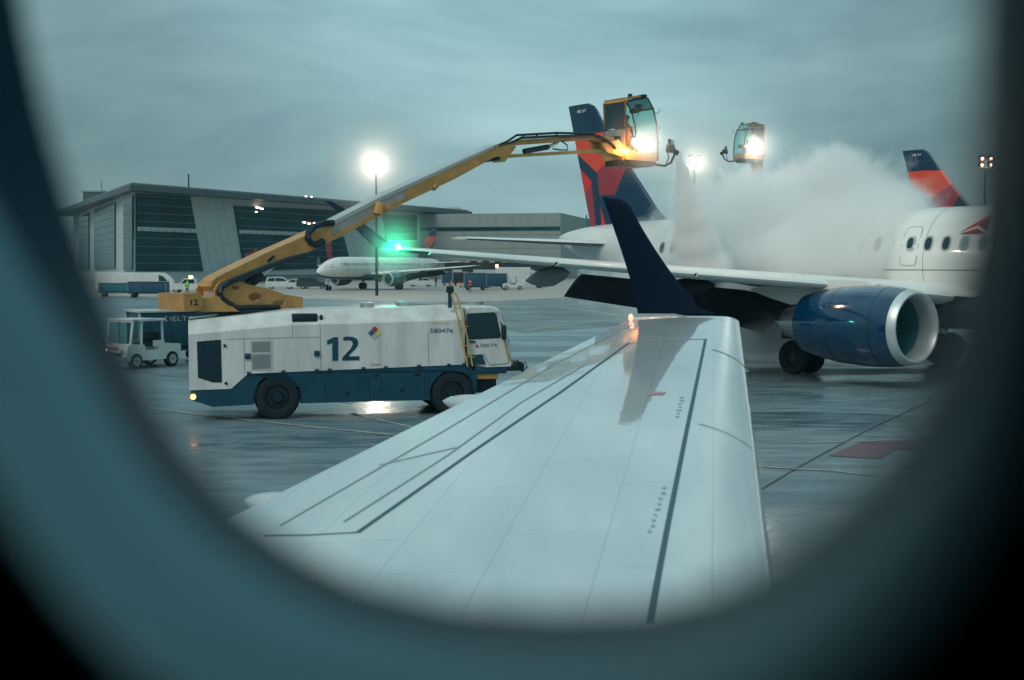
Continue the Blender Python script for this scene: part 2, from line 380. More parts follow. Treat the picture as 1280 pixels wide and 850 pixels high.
def make_airliner():
    root = empty('airliner', C0, HD)
    m = MB(); rings = []
    for x, zc, ry, rz in FST: rings.append([(x, ry * math.cos(2 * math.pi * j / 48), zc + rz * math.sin(2 * math.pi * j / 48)) for j in range(48)])
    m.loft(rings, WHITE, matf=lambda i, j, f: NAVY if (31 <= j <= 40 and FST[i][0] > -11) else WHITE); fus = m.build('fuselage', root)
    # belly fairing
    m = MB(); rr = []
    for x, wy, zb, zt in ((-5, .6, 2.2, 2.5), (-4, 1.6, 1.75, 2.6), (-2, 2.05, 1.55, 2.8), (2, 2.1, 1.5, 2.9), (5, 2.0, 1.55, 2.9), (6.6, 1.5, 1.7, 2.7), (7.6, .6, 1.9, 2.3)):
        rr.append([(x, wy * math.cos(2 * math.pi * j / 24), (zb + zt) / 2 + (zt - zb) / 2 * math.sin(2 * math.pi * j / 24)) for j in range(24)])
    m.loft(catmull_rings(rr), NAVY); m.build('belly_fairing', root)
    for sd in (-1, 1):
        S = [(1.0, 5.4, 7.9, 2.55), (1.9, 4.75, 7.0, 2.62), (3.6, 3.75, 5.6, 2.80), (5.6, 2.7, 4.3, 3.02), (11.3, -.45, 2.75, 3.52), (16.2, -3.2, 1.6, 3.97), (17, -3.75, 1.25, 4.05)]
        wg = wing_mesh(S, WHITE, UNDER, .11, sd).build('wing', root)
        for ya, yb in ((5.75, 9.3), (9.4, 13.0), (13.1, 16.3), (2.2, 5.35)):     # slats: slightly proud leading edge
            Sa = []
            for yy in (ya, yb):
                xl = interp([(s[0], s[1]) for s in S], yy); ch = interp([(s[0], s[2]) for s in S], yy); z = interp([(s[0], s[3]) for s in S], yy); Sa.append((yy, xl, ch, z))
            m = MB(); rings = []
            for yy, xl, ch, z in Sa:
                up = [(x, t) for x, t in foil() if x < .16]
                rings.append([(xl + .06 - ch * x, sd * yy, z - .03 + ch * t * (.11 / .12) * 1.08) for x, t in up])
            m.loft(rings, WHITE); m.build('slat', wg)
        # winglet
        m = MB(); k = sd
        ws = [(16.9, -3.72, 1.3, 4.06, .10), (17.2, -3.95, 1.15, 4.2, .1), (17.6, -4.4, .95, 4.65, .1), (18.1, -5.2, .62, 5.3, .1), (18.3, -5.6, .4, 5.5, .1)]
        rings = []
        for y, xl, ch, z, th in ws: rings.append([(xl - ch * x, sd * (y - ch * t * .8), z) for x, t in foil()])
        m.loft(rings, NAVY); m.build('winglet', root)
        # flap tracks
        for y, xa in ((3.4, -.6), (8.2, -1.1), (12.4, -2.6)):
            z = interp([(s[0], s[3]) for s in S], y) - .15; L_ = 3.1 if y < 10 else 2.2; m = MB(); rings = []
            for t, r in ((0, .03), (.12, .14), (.35, .24), (.65, .22), (.88, .1), (1, .02)):
                rings.append([(xa + L_ * (.45 - t), sd * (y + r * .75 * math.cos(2 * math.pi * j / 16)), z - .12 - .25 * t + r * 1.3 * math.sin(2 * math.pi * j / 16)) for j in range(16)])
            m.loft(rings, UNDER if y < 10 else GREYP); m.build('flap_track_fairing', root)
        # flap
        m = MB(); F = foil(); rings = []
        for y, xt, c, z in ((2.2, -2.0, 2.0, 2.35), (5.4, -1.4, 1.7, 2.75), (11, -3.0, 1.2, 3.3)): rings.append([(xt + .3 - c * x * .8, sd * y, z + c * t - c * x * .6) for x, t in F])
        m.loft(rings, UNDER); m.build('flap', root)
        # engine
        ez = 1.80; ey = sd * 5.6
        pr = [(5.55, 1.10), (5.2, 1.165), (4.6, 1.205), (3.9, 1.205), (3.2, 1.16), (2.5, 1.06), (1.95, .94), (1.95, .88), (2.3, .86)]
        m = MB(); m.lathe(pr, ENGBLUE, (0, ey, ez), seg=64); en = m.build('engine_cowl', root)
        m = MB(); m.lathe([(5.55, 1.101), (5.72, 1.06), (5.80, 1.0), (5.79, .95), (5.70, .91), (5.5, .885), (5.2, .875)], LIP, (0, ey, ez), seg=64); m.build('inlet_lip', en)
        for xs_ in (4.95, 3.35): m = MB(); rr_ = interp([(1.95, .94), (2.5, 1.06), (3.2, 1.16), (3.9, 1.205), (4.6, 1.205), (5.2, 1.165)], xs_) + .004; m.lathe([(xs_, rr_), (xs_ + .02, rr_)], BLACK, (0, ey, ez), seg=64); m.build('cowl_seam', en)
        m = MB(); m.box((4.3, ey, ez + 1.215), (.28, .18, .03), WHITE, bevel=.01); m.build('placard', en)
        m = MB(); m.lathe([(5.2, .874), (4.9, .87), (4.45, .87), (4.3, .87), (4.3, .02)], DUCT, (0, ey, ez), seg=48, mats=[DUCT2, DUCT2, DUCT2, BLACK]); m.build('inlet_duct', en)
        m = MB()
        for j in range(20):
            t = 2 * math.pi * j / 20; pts = []
            for r in (.22, .5, .86):
                tw = .10 + .16 * (r / .86); a0, a1 = t - tw * .28 / r ** .3, t + tw * .5 / r ** .3
                pts.append(((4.52, ey + r * math.cos(a0), ez + r * math.sin(a0)), (4.38, ey + r * math.cos(a1), ez + r * math.sin(a1))))
            for (a, b_), (c, d) in zip(pts, pts[1:]): m.face([a, b_, d, c], DUCT)
        m.build('fan', en, fix=False)
        m = MB(); m.lathe([(4.95, .01), (4.85, .1), (4.65, .2), (4.4, .26)], BLACK, (0, ey, ez), seg=24); m.build('spinner', en)
        m = MB(); m.lathe([(2.3, .62), (1.6, .60), (1.0, .46), (1.0, .40), (1.4, .38)], STEEL, (0, ey, ez), seg=40); m.lathe([(1.4, .3), (.9, .24), (.4, .02)], STEEL, (0, ey, ez), seg=32); m.build('exhaust_nozzle', en)
        m = MB(); P = [(4.4, 2.98), (4.0, 3.12), (2.6, 3.16), (.9, 3.1), (-.6, 2.8), (.3, 2.55), (1.2, 2.35), (2.2, 2.45), (3.4, 2.9)]
        m.prism(P, ey - .16, ey + .16, WHITE); m.build('pylon', root)
        # main gear
        g = MB(); gy = sd * 3.85
        g.cyl((0, gy, .56), (-.1, gy * .95, 2.5), .12, STEEL); g.cyl((.05, gy - .45, .56), (.05, gy + .45, .56), .09, STEEL); g.tube([(0, gy, 1.2), (.9, gy * .85, 2.3)], .06, STEEL); g.box((-.35, gy + sd * .2, 1.75), (.7, .05, 1.2), UNDER)
        gear = g.build('main_gear', root)
        for dy in (-.36, .36):
            t = MB(); t.lathe([(-.19, .25), (-.2, .42), (-.17, .53), (-.08, .565), (.08, .565), (.17, .53), (.2, .42), (.19, .25)], RUBBER, (0, gy + dy, .565), axis='Y', seg=36)
            t.lathe([(-.19, .25), (-.1, .2), (-.1, .02)], BLACK, (0, gy + dy, .565), axis='Y', seg=24); t.lathe([(.19, .25), (.1, .2), (.1, .02)], BLACK, (0, gy + dy, .565), axis='Y', seg=24); t.build('wheel', gear)
        # tailplane
        wing_mesh([(.3, -13.0, 3.3, 4.45), (1.2, -13.4, 3.0, 4.5), (6.1, -16.4, 1.3, 4.72)], WHITE, GREYP, .09, sd).build('tailplane', root)
        # windows
        wm = None
        for k in range(34):
            x = -9.3 + k * .66
            if 1.75 < x < 2.55 or abs(x + 1.5) < .01: continue
            z = 4.28; m = MB()
            for (a, c, e, mt) in ((.19, .26, .006, LGREY), (.125, .20, .014, DGLASS if k % 4 in (0, 3) else SHADE)):
                P = ell(x, z, a, c, 18, 2.6); vs = [m.bm.verts.new((px_, fus_y(px_, pz_, sd, e), pz_)) for px_, pz_ in P]
                cc = m.bm.verts.new((x, fus_y(x, z, sd, e), z)); kk = m.mi(mt)
                for i in range(18): f = m.bm.faces.new((vs[i], vs[(i + 1) % 18], cc)); f.material_index = kk
            m.build('window', root)
        # overwing exit
        xe = PFs.hit(1136, 308)[0]; m = MB()
        for (rx, rz_, e, mt, p) in ((.33, .64, .005, GREYP, 6), (.31, .62, .009, WHITE, 6), (.15, .21, .014, LGREY, 2.6), (.115, .175, .019, DGLASS, 2.6)):
            cz = 4.20 if p == 6 else 4.3; P = ell(xe, cz, rx, rz_, 32, p)
            rows = 9; vs = [m.bm.verts.new((px_, fus_y(px_, pz_, sd, e), pz_)) for px_, pz_ in P]
            # strip faces between mirrored vertices so the panel follows the curve
            kk = m.mi(mt); nn = len(vs)
            for i in range(-nn // 4, nn // 4):
                a, b_ = vs[i % nn], vs[(i + 1) % nn]; c, d = vs[(nn // 2 - i - 1) % nn], vs[(nn // 2 - i) % nn]
                q = [a, b_, c, d]; q2 = []
                for v in q:
                    if v not in q2: q2.append(v)
                if len(q2) > 2:
                    try: f = m.bm.faces.new(q2); f.material_index = kk
                    except ValueError: pass
        m.build('emergency_exit', root)
        # lower panel line
        m = MB(); pts = [(x, 3.42) for x in [1.6 + i * .5 for i in range(22)]]
        for (x, z), (x2, z2) in zip(pts, pts[1:]): m.face([(x, fus_y(x, z, sd, .008), z), (x2, fus_y(x2, z2, sd, .008), z2), (x2, fus_y(x2, z2 + .03, sd, .008), z2 + .03), (x, fus_y(x, z + .03, sd, .008), z + .03)], GREYP)
        m.build('panel_line', fus)
    for xj in (-8.2, -5.4, -2.4, .9, 3.1, 6.0, 9.2, 12.0):
        zc, ry, rz = fus_at(xj); m = MB()
        for j in range(48):
            a0, a1 = 2 * math.pi * j / 48, 2 * math.pi * (j + 1) / 48; m.face([(xj + dx_, (ry + .004) * math.cos(t_), zc + (rz + .004) * math.sin(t_)) for dx_, t_ in ((0, a0), (.018, a0), (.018, a1), (0, a1))], GREYP)
        m.build('lap_joint', fus, smooth=0)
    # nose gear
    g = MB(); g.cyl((14.2, 0, .45), (14.2, 0, 2.2), .09, STEEL); g.cyl((14.2, -.3, .42), (14.2, .3, .42), .06, STEEL); g.box((14.7, 0, 1.5), (.9, .5, .04), WHITE, Matrix.Rotation(R(80), 3, 'Y')); gear = g.build('nose_gear', root)
    for dy in (-.26, .26):
        t = MB(); t.lathe([(-.11, .02), (-.11, .28), (-.1, .38), (0, .42), (.1, .38), (.11, .28), (.11, .02)], RUBBER, (14.2, dy, .42), axis='Y', seg=28); t.build('wheel', gear)
    # cockpit glazing
    m = MB()
    for sd in (-1, 1):
        for xa, xb in ((14.3, 14.9), (14.95, 15.5), (15.55, 15.95)):
            z0, z1 = 3.75, 4.15; q = []
            for x, z in ((xa, z0 + .05), (xb, z0), (xb - .12, min(z1, fus_at(xb)[0] + fus_at(xb)[2] - .1)), (xa + .02, z1 + .12)):
                q.append((x, fus_y(x, z, sd, .015), z))
            m.face(q, DGLASS)
    m.build('cockpit_window', root)
    # fin with its painted livery
    P = PF
    TE = P([(740.5, 294), (710.5, 132.5)]); TP = P([(711, 132), (738, 129)])
    out_le = [(832, 284), (831.6, 272), (820, 258), (785.5, 204), (758, 159), (748, 139), (743, 132), (737, 129.6)]
    le = P(out_le); te0, te1 = TE
    zmax = TP[1][1]
    leT = sorted([(z, x) for x, z in le]); zb = 4.9
    def xle(z): return interp(leT, z)
    def xte(z): t = (z - te0[1]) / (te1[1] - te0[1]); return te0[0] + (te1[0] - te0[0]) * t
    polys = [(NAVY, [(730, 100), (900, 100), (900, 163), (757.5, 165), (717, 169), (690, 171)]),
             (NAVY, [(700, 190), (722, 193), (748.6, 215.6), (751.8, 243.6), (754, 300), (747, 300), (741, 227), (725.5, 210.6), (700, 200)]),
             (DRED, [(748.6, 215.6), (776, 189), (787, 206), (773, 243.6), (751.8, 243.6)]),
             (DRED, [(732, 243), (741, 227), (747.5, 300), (730, 300)]), (RED, [(753, 258), (764, 300), (754, 300)]),
             (NAVY, [(787, 206), (773, 243.6), (751.8, 243.6), (754, 262), (764, 300), (860, 300), (860, 190), (776, 189)]),
             (AMBERLIT, [(700, 171), (717, 169), (757.5, 165), (800, 160), (776, 189), (748.6, 215.6), (722, 193)]),
             (RED, [(700, 200), (725.5, 210.6), (741, 227), (732, 243), (732, 300), (690, 300)])]
    polys = [(mt, P(q)) for mt, q in polys]
    NU, NV = 150, 110; m = MB()
    for sd in (-1, 1):
        V = []
        for i in range(NU + 1):
            z = zb + (zmax - zb) * i / NU; a, c = xte(z), xle(z); row = []
            if a > c: a = c - .02
            for j in range(NV + 1):
                t = j / NV; x = a + (c - a) * t; s_ = 1 - t
                th = 5 * .10 * (.2969 * math.sqrt(s_) - .126 * s_ - .3516 * s_ ** 2 + .2843 * s_ ** 3 - .1036 * s_ ** 4) * min(c - a, 4.2)
                row.append(m.bm.verts.new((x, sd * th, z)))
            V.append(row)
        for i in range(NU):
            for j in range(NV):
                f = m.bm.faces.new((V[i][j], V[i][j + 1], V[i + 1][j + 1], V[i + 1][j])); cc = f.calc_center_median(); mt = NAVY
                for mm, q in polys:
                    if inpoly(cc.x, cc.z, q): mt = mm; break
                f.material_index = m.mi(mt)
    fin = m.build('tail_fin', root, smooth=60)
    # wing root fluid film is laid by the spray builder
    a = P.hit(726, 142); b_ = P.hit(738, 136)
    for sd in (-1, 1):
        yy = -.21 if sd < 0 else .21
        for i_, ch in enumerate('8137'):
            wd_ = (b_[0] - a[0]) / 4
            text(ch, 'fleet_digit', fin, WHITE, a[0] + i_ * wd_, a[1], b_[1] - a[1] - .02, f3=(lambda x, z, yy=yy: (x, yy, z)) if sd < 0 else (lambda x, z, yy=yy, a=a, b_=b_: (a[0] + b_[0] - x, yy, z)), width=wd_ * (.8 if ch != '1' else .45), bold=.01)
    # forward fuselage emblem
    for poly, mt in ((((1225, 266), (1194, 291), (1214, 281)), RED), (((1225, 266), (1214, 281), (1229, 290)), DRED), (((1194, 292.5), (1215, 285), (1229, 292.5)), DRED)):
        q = [PFs.hit(*p) for p in poly]; m = MB(); m.face([(x, 0, z) for x, z in q], mt); bmesh.ops.triangulate(m.bm, faces=m.bm.faces)
        bmesh.ops.subdivide_edges(m.bm, edges=m.bm.edges, cuts=6, use_grid_fill=True)
        for v in m.bm.verts: v.co.y = fus_y(v.co.x, v.co.z, -1, .012)
        m.build('airline_emblem', fus)
    m = MB(); m.lathe([(-17.85, .02), (-17.95, .1), (-17.7, .16)], STEEL, (0, 0, 4.75), seg=20); m.build('exhaust_outlet', root)
    return root
def catmull_rings(rr, k=3):
    n = len(rr[0]); cols = [catmull([r[j] for r in rr], k) for j in range(n)]; return [[cols[j][i] for j in range(n)] for i in range(len(cols[0]))]
PFs = Plane(C0 + dR * 1.72, dF)
jet = make_airliner(); tag(jet, 'white airliner with blue engine and red and navy fin being sprayed in the steam', 'airliner', 'parked airliners')
# its green wing tip light
m = MB(); m.blob((0, 0, 0), .07, glow('green_nav_lens', (.02, 1, .45), 260), 2); nl = m.build('navigation_light', jet); nl.location = (-3.75, -17.08, 4.12)
lamp('green_light', jet, (-3.7, -17.35, 4.15), 60, (.02, 1, .5), size=.06)
jet2 = copy_tree(jet)
for o in [c for c in children(jet2) if c.type == 'LIGHT' or c.name.startswith('navigation')]: bpy.data.objects.remove(o)
tp = W(1129, 194, 81); off = Vector((-17.0, 0, 10.95)); rz2 = R(-52)
jet2.rotation_euler.z = rz2; jet2.location = (tp.x + 17.2 * math.cos(rz2), tp.y + 17.2 * math.sin(rz2), 0)
jet2['label'] = 'airliner farthest right, only its red and navy fin shows above the white fuselage before it'
jet3 = copy_tree(jet)
for o in [c for c in children(jet3) if c.type == 'LIGHT' or c.name.startswith('navigation')]: bpy.data.objects.remove(o)
ng = G(476, 361.5); rz3 = math.atan2(-.86, -.51); jet3.rotation_euler.z = rz3; jet3.location = (ng.x, ng.y, 0); jet3.scale = (.86,) * 3
jet3['label'] = 'small distant white airliner parked nose on beside the glass hangar'

# ================================================================== own aircraft: wing, winglet, cabin window
A36 = R(36); nW = Vector((math.sin(A36), math.cos(A36), 0)); fW = Vector((math.cos(A36), -math.sin(A36), 0))
HA, HB = 2.17, .0884
def wf(wc, fc, z): return nW * wc + fW * fc + Vector((0, 0, z))
def ztop0(wc): return EYE - (HA - HB * wc)
def wle(wc): return -2.9 - .51 * (wc - 6.46)
def wte(wc): return -6.84 - .277 * (wc - 6.16)
def wz(wc, fc):           # height of the upper skin
    a, c = wle(wc), wte(wc); ch = a - c; s_ = min(max((a - fc) / ch, 0), 1)
    if s_ < .16: d = .055 * ch * (1 - math.sqrt(max(0, 1 - (1 - s_ / .16) ** 2)))
    else: d = .030 * ch * ((s_ - .16) / .84) ** 1.8
    return ztop0(wc) - d
def whit(px, py):
    r = ray(px, py); t = HA / (-(r.z) + HB * r.dot(nW)); q = r * t; return (q.dot(nW), q.dot(fW))
WINGP, n, l, b = new_mat('wet_white_wing_skin')
tc = n.new('ShaderNodeTexCoord'); z1 = n.new('ShaderNodeTexNoise'); z1.inputs['Scale'].default_value = .55; z1.inputs['Detail'].default_value = 7
mp = n.new('ShaderNodeMapping'); mp.inputs['Rotation'].default_value = (0, 0, R(30)); mp.inputs['Scale'].default_value = (3, .6, 1); l.new(tc.outputs['Object'], mp.inputs[0]); l.new(mp.outputs[0], z1.inputs['Vector'])
cr = n.new('ShaderNodeValToRGB'); l.new(z1.outputs[0], cr.inputs[0]); cr.color_ramp.elements[0].position = .3; cr.color_ramp.elements[0].color = (.44, .52, .54, 1); cr.color_ramp.elements[1].position = .7; cr.color_ramp.elements[1].color = (.66, .71, .71, 1)
mpb = n.new('ShaderNodeMapping'); mpb.inputs['Rotation'].default_value = (0, 0, R(-81)); l.new(tc.outputs['Object'], mpb.inputs[0])
brk = n.new('ShaderNodeTexBrick'); brk.offset = .37; brk.inputs['Scale'].default_value = 1; brk.inputs['Brick Width'].default_value = 1.9; brk.inputs['Row Height'].default_value = .62; brk.inputs['Mortar Size'].default_value = .006; brk.inputs['Mortar Smooth'].default_value = .3
brk.inputs['Color1'].default_value = (1, 1, 1, 1); brk.inputs['Color2'].default_value = (.955, .96, .965, 1); brk.inputs['Mortar'].default_value = (.72, .75, .76, 1); l.new(mpb.outputs[0], brk.inputs['Vector'])
bmx = n.new('ShaderNodeMix'); bmx.data_type = 'RGBA'; bmx.blend_type = 'MULTIPLY'; bmx.inputs[0].default_value = 1; l.new(cr.outputs[0], bmx.inputs[6]); l.new(brk.outputs[0], bmx.inputs[7])
l.new(bmx.outputs[2], b.inputs['Base Color']); b.inputs['Roughness'].default_value = .35
b.inputs['Coat Weight'].default_value = 1; b.inputs['Coat Roughness'].default_value = .035; b.inputs['Coat IOR'].default_value = 2.1
z2 = n.new('ShaderNodeTexNoise'); z2.inputs['Scale'].default_value = 1.3; z2.inputs['Detail'].default_value = 3; l.new(tc.outputs['Object'], z2.inputs['Vector'])
bp = n.new('ShaderNodeBump'); bp.inputs['Strength'].default_value = .12; bp.inputs['Distance'].default_value = .02; l.new(z2.outputs[0], bp.inputs['Height']); l.new(bp.outputs[0], b.inputs['Coat Normal'])
own = empty('boarded_airliner', wf(4, -5, 0), 0, 'near airliner with its wet white wing and navy winglet, seen through its cabin window', 'airliner', 'parked airliners')
own.location = (0, 0, 0)
m = MB(); NW, NF = 60, 48; V = []
for i in range(NW + 1):
    wc = .45 + (16.35 - .45) * i / NW; row = []
    for j in range(NF + 1):
        s_ = (j / NF) ** 1.6; fc = wle(wc) + (wte(wc) - wle(wc)) * s_; row.append(m.bm.verts.new(wf(wc, fc, wz(wc, fc))))
    ch = wle(wc) - wte(wc)
    for s_ in (.85, .55, .3, .12, .03, .006):
        fc = wle(wc) + (wte(wc) - wle(wc)) * s_; row.append(m.bm.verts.new(wf(wc, fc, ztop0(wc) - .055 * ch - .09 * ch * min(1, math.sqrt(s_ * 4)) * (1 - s_ * .75))))
    V.append(row)
nn = len(V[0]); kt, kb = m.mi(WINGP), m.mi(UNDER)
for a, b_ in zip(V, V[1:]):
    for j in range(nn):
        f = m.bm.faces.new((a[j], a[(j + 1) % nn], b_[(j + 1) % nn], b_[j])); f.material_index = kt if (j < NF or j > nn - 3) else kb
for rg in (V[0][::-1], V[-1]): f = m.bm.faces.new(rg); f.material_index = kt
mywing = m.build('wing', own, smooth=50)
def wstrip(name, pix, wd, mat, eps=.004, n=30, parent=None):
    pts = [whit(*p) for p in pix]; P = []
    for (a, c), (d, e) in zip(pts, pts[1:]):
        for i in range(n): t = i / n; P.append((a + (d - a) * t, c + (e - c) * t))
    P.append(pts[-1]); m = MB(); Lf = []; Rt = []
    for i, (a, c) in enumerate(P):
        p, q = P[min(i + 1, len(P) - 1)], P[max(i - 1, 0)]; dx, dy = p[0] - q[0], p[1] - q[1]; h = math.hypot(dx, dy)
        ox, oy = -dy / h * wd / 2, dx / h * wd / 2
        for LL, sg in ((Lf, 1), (Rt, -1)): ww, ff = a + ox * sg, c + oy * sg; LL.append(m.bm.verts.new(wf(ww, ff, wz(ww, ff) + eps)))
    k = m.mi(mat)
    for i in range(len(P) - 1): f = m.bm.faces.new((Lf[i], Rt[i], Rt[i + 1], Lf[i + 1])); f.material_index = k
    return m.build(name, parent or mywing)
GAP = paint('panel_gap_grey', (.06, .12, .15), .8); FGAP = paint('faint_panel_line', (.30, .36, .38), .85)
wstrip('panel_gap', [(812, 778), (835, 655), (860, 530), (882, 424)], .034, GAP)
wstrip('panel_gap', [(447, 655), (600, 551), (700, 486), (786, 426)], .034, GAP)
wstrip('panel_gap', [(330, 652), (385, 655), (447, 655)], .02, GAP)
wstrip('panel_gap', [(786, 426), (835, 424), (882, 424)], .05, FGAP)
wstrip('panel_gap', [(350, 640), (560, 525), (690, 450), (790, 402)], .02, FGAP)
wstrip('panel_gap', [(430, 640), (560, 560), (650, 497), (730, 452)], .02, FGAP)
wstrip('panel_gap', [(474, 568), (575, 550)], .03, FGAP)
wstrip('panel_gap', [(890, 437), (936, 449)], .03, FGAP); wstrip('panel_gap', [(873, 530), (940, 545)], .018, FGAP);
wstrip('painted_mark', [(809, 491.5), (831, 491.5)], .16, paint('faded_red_mark', (.45, .22, .26), .5))
for (x0, y0, x1, y1, c) in ((831, 610, 813, 664, 9), (853, 497, 847, 521, 7)):
    for i in range(c):
        t = i / (c - 1); x, y = x0 + (x1 - x0) * t, y0 + (y1 - y0) * t; wstrip('stencil_mark', [(x - (3.5, 2.2, 3.0, 1.6)[i % 4], y), (x + (2.0, 3.5, 1.2)[i % 3], y - .3)], .05 if y0 > 550 else .045, paint('stencil_grey', (.36, .45, .49), .6) if i == 0 else bpy.data.materials['stencil_grey'], n=2)
# leading edge slat joint ridge and winglet
PW = Plane(nW * 16.3, fW)
LEp = [(893, 392), (873, 383), (864, 369), (846, 350), (826, 322), (808, 294), (793, 268), (784, 254), (774, 248.5)]; TEp = [(797, 392), (796, 385), (791, 362), (785, 340), (778, 318), (770, 294), (761, 268), (754, 249), (752, 245)]
m = MB(); rings = []
for i, (a, c) in enumerate(zip(LEp, TEp)):
    t = i / 8; out_ = .05 + .32 * t ** 1.3; PWi = Plane(nW * (16.3 + out_), fW); la, ta = PWi.hit(*a), PWi.hit(*c)
    ch = la[0] - ta[0]; z0 = la[1]; z1 = ta[1]
    rings.append([wf(16.3 + out_ - .0 - ty * ch * .8, la[0] - ch * x, z0 + (z1 - z0) * x) for x, ty in foil(14, .09, 0)])
rings = [[Vector(p) for p in r] for r in rings]
m.loft(catmull_rings([[tuple(p) for p in r] for r in rings], 3), NAVYDARK); m.build('winglet', own, smooth=50)
# tip nav light fairing: small warm-red light at the trailing tip corner
m = MB(); m.blob((0, 0, 0), .035, glow('red_nav_lens', (1, .3, .2), 2.5), 2, (1, 1, 1.6)); q = wf(15.9, wte(15.9) + .1, wz(15.9, wte(15.9)) + .06); o = m.build('navigation_light', own); o.location = q
# flap track fairings poking beyond the trailing edge
for (tx, ty_, L_, r_) in ((553, 499, 2.5, .17), (305, 622, 3.0, .20)):
    r_0 = ray(tx, ty_); t_0 = (HA + .22) / (-(r_0.z) + HB * r_0.dot(nW)); q_0 = r_0 * t_0; ww, ff = q_0.dot(nW), q_0.dot(fW); m = MB(); rings = []
    for t, r in ((0, .02), (.05, .45), (.15, .8), (.35, 1), (.6, .95), (.85, .6), (1, .05)):
        rings.append([wf(ww + r * r_ * math.cos(2 * math.pi * j / 20), ff + L_ * t, ztop0(ww) - .24 - .10 * t + r * r_ * .8 * math.sin(2 * math.pi * j / 20)) for j in range(20)])
    m.loft(catmull_rings(rings_t := [[tuple(p) for p in r] for r in rings], 3), WINGP); m.build('flap_track_fairing', own, smooth=60)
# cabin window: a recessed opening through the side wall
def uw(px, py, p):        # onto the wall plane at distance p outward
    r = ray(px, py); t = p / r.dot(nW); return r * t + CAM
IN = [(10, -240), (12, -130), (20, -40), (34, 40), (56, 140), (86, 240), (118, 330), (152, 415), (192, 500), (240, 580), (300, 648), (370, 702), (450, 742), (560, 768), (680, 776), (800, 772), (890, 752), (965, 716), (1045, 655), (1110, 585), (1160, 500), (1192, 410), (1212, 300), (1224, 150), (1230, 0), (1226, -100), (1185, -230), (1090, -320), (900, -370), (600, -390), (300, -370), (100, -320)]
OUT0 = [(-190, -420), (-200, -200), (-190, -40), (-170, 100), (-140, 230), (-100, 350), (-60, 450), (-15, 545), (40, 640), (105, 730), (185, 815), (280, 880), (390, 925), (530, 950), (700, 955), (840, 930), (945, 890), (1035, 830), (1110, 755), (1170, 670), (1215, 570), (1242, 450), (1256, 310), (1264, 150), (1270, 0), (1268, -120), (1240, -290), (1140, -420), (920, -490), (600, -520), (250, -510), (-50, -470)]
IN = [(x, y - 16 * max(0, min(1, (y - 450) / 250))) for x, y in IN]
OUT = [(x + (14 if x > 640 else -14), y + (26 if y > 300 else 0)) for x, y in OUT0]
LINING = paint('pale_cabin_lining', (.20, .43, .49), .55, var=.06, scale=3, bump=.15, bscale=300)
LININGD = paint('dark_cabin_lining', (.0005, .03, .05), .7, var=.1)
LININGP = 1
SEALSHADE = paint('dark_seal_and_shade', (.0004, .045, .075), .6)
for m_ in (LINING, LININGD, SEALSHADE): m_.node_tree.nodes['Principled BSDF'].inputs['Specular IOR Level'].default_value = .06
def lerp(a, c, t): return a + (c - a) * t
far_ = [uw(x - (12 if x > 1000 else 0), y, .275) for x, y in IN]
cx_, cy_ = 640, 200
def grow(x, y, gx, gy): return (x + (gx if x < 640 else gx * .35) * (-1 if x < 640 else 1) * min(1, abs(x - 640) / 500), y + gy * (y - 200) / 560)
inner = [uw(*grow(x, y, (58 + 70 * max(0, min(1, (430 - y) / 260))) if x < 640 else 50, 50), .225) for x, y in IN]  # seal widened at upper left, its dark colour standing in for shade
cI = sum(far_, Vector()) / len(far_)
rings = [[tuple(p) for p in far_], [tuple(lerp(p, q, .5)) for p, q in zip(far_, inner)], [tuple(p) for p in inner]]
m = MB(); m.loft(rings, SEALSHADE, caps=False); m.build('window_seal_and_shade', own, smooth=60)
outer = [uw(x, y, .145) for x, y in OUT]
m = MB(); rr = [inner]
for t in (.12, .35, .6, .82, 1): rr.append([lerp(a, c, t) + nW * (-.012 * math.sin(math.pi * t) if 0 < t < 1 else 0) for a, c in zip([lerp(i_, o_, .06) for i_, o_ in zip(inner, outer)], outer)])
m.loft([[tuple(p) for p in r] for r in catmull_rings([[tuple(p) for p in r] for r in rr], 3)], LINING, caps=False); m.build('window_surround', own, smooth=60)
# side wall lining with the hole, cabin box
co = sum(outer, Vector()) / len(outer); n3 = Vector((0, 0, 1))
def ringout(k, p):
    r = []
    for q in outer:
        d = q - co; a, c = d.dot(fW), d.dot(n3); s_ = 1 / max(abs(a) / k[0], abs(c) / k[1]); e = nW * p + fW * (co.dot(fW) + a * s_) + n3 * (co.z + c * s_); r.append(tuple(e))
    return r
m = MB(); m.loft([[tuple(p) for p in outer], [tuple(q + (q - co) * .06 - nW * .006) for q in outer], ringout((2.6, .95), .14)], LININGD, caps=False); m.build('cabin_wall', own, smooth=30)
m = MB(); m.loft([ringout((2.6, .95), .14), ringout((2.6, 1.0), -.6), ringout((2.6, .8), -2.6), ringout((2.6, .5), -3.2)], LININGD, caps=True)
bm = m.bm; bm.faces.ensure_lookup_table(); ff_ = [f for f in bm.faces if len(f.verts) > 8]
for f in ff_:
    if f.calc_center_median().dot(nW) > -1: bm.faces.remove(f)
m.build('cabin_lining', own, smooth=20)
m = MB(); m.loft([[tuple(p) for p in far_], ringout((2.7, 1.1), .30)], WHITE, caps=False)
m.loft([ringout((2.7, 1.1), .30), ringout((2.7, 1.3), -.5), ringout((2.7, 1.0), -2.8), ringout((2.7, .6), -3.4)], WHITE, caps=False); m.build('fuselage_skin', own, smooth=30)
m = MB(); m.face([tuple(p) for p in far_], PANE); m.build('window_pane', own, smooth=0, fix=False)

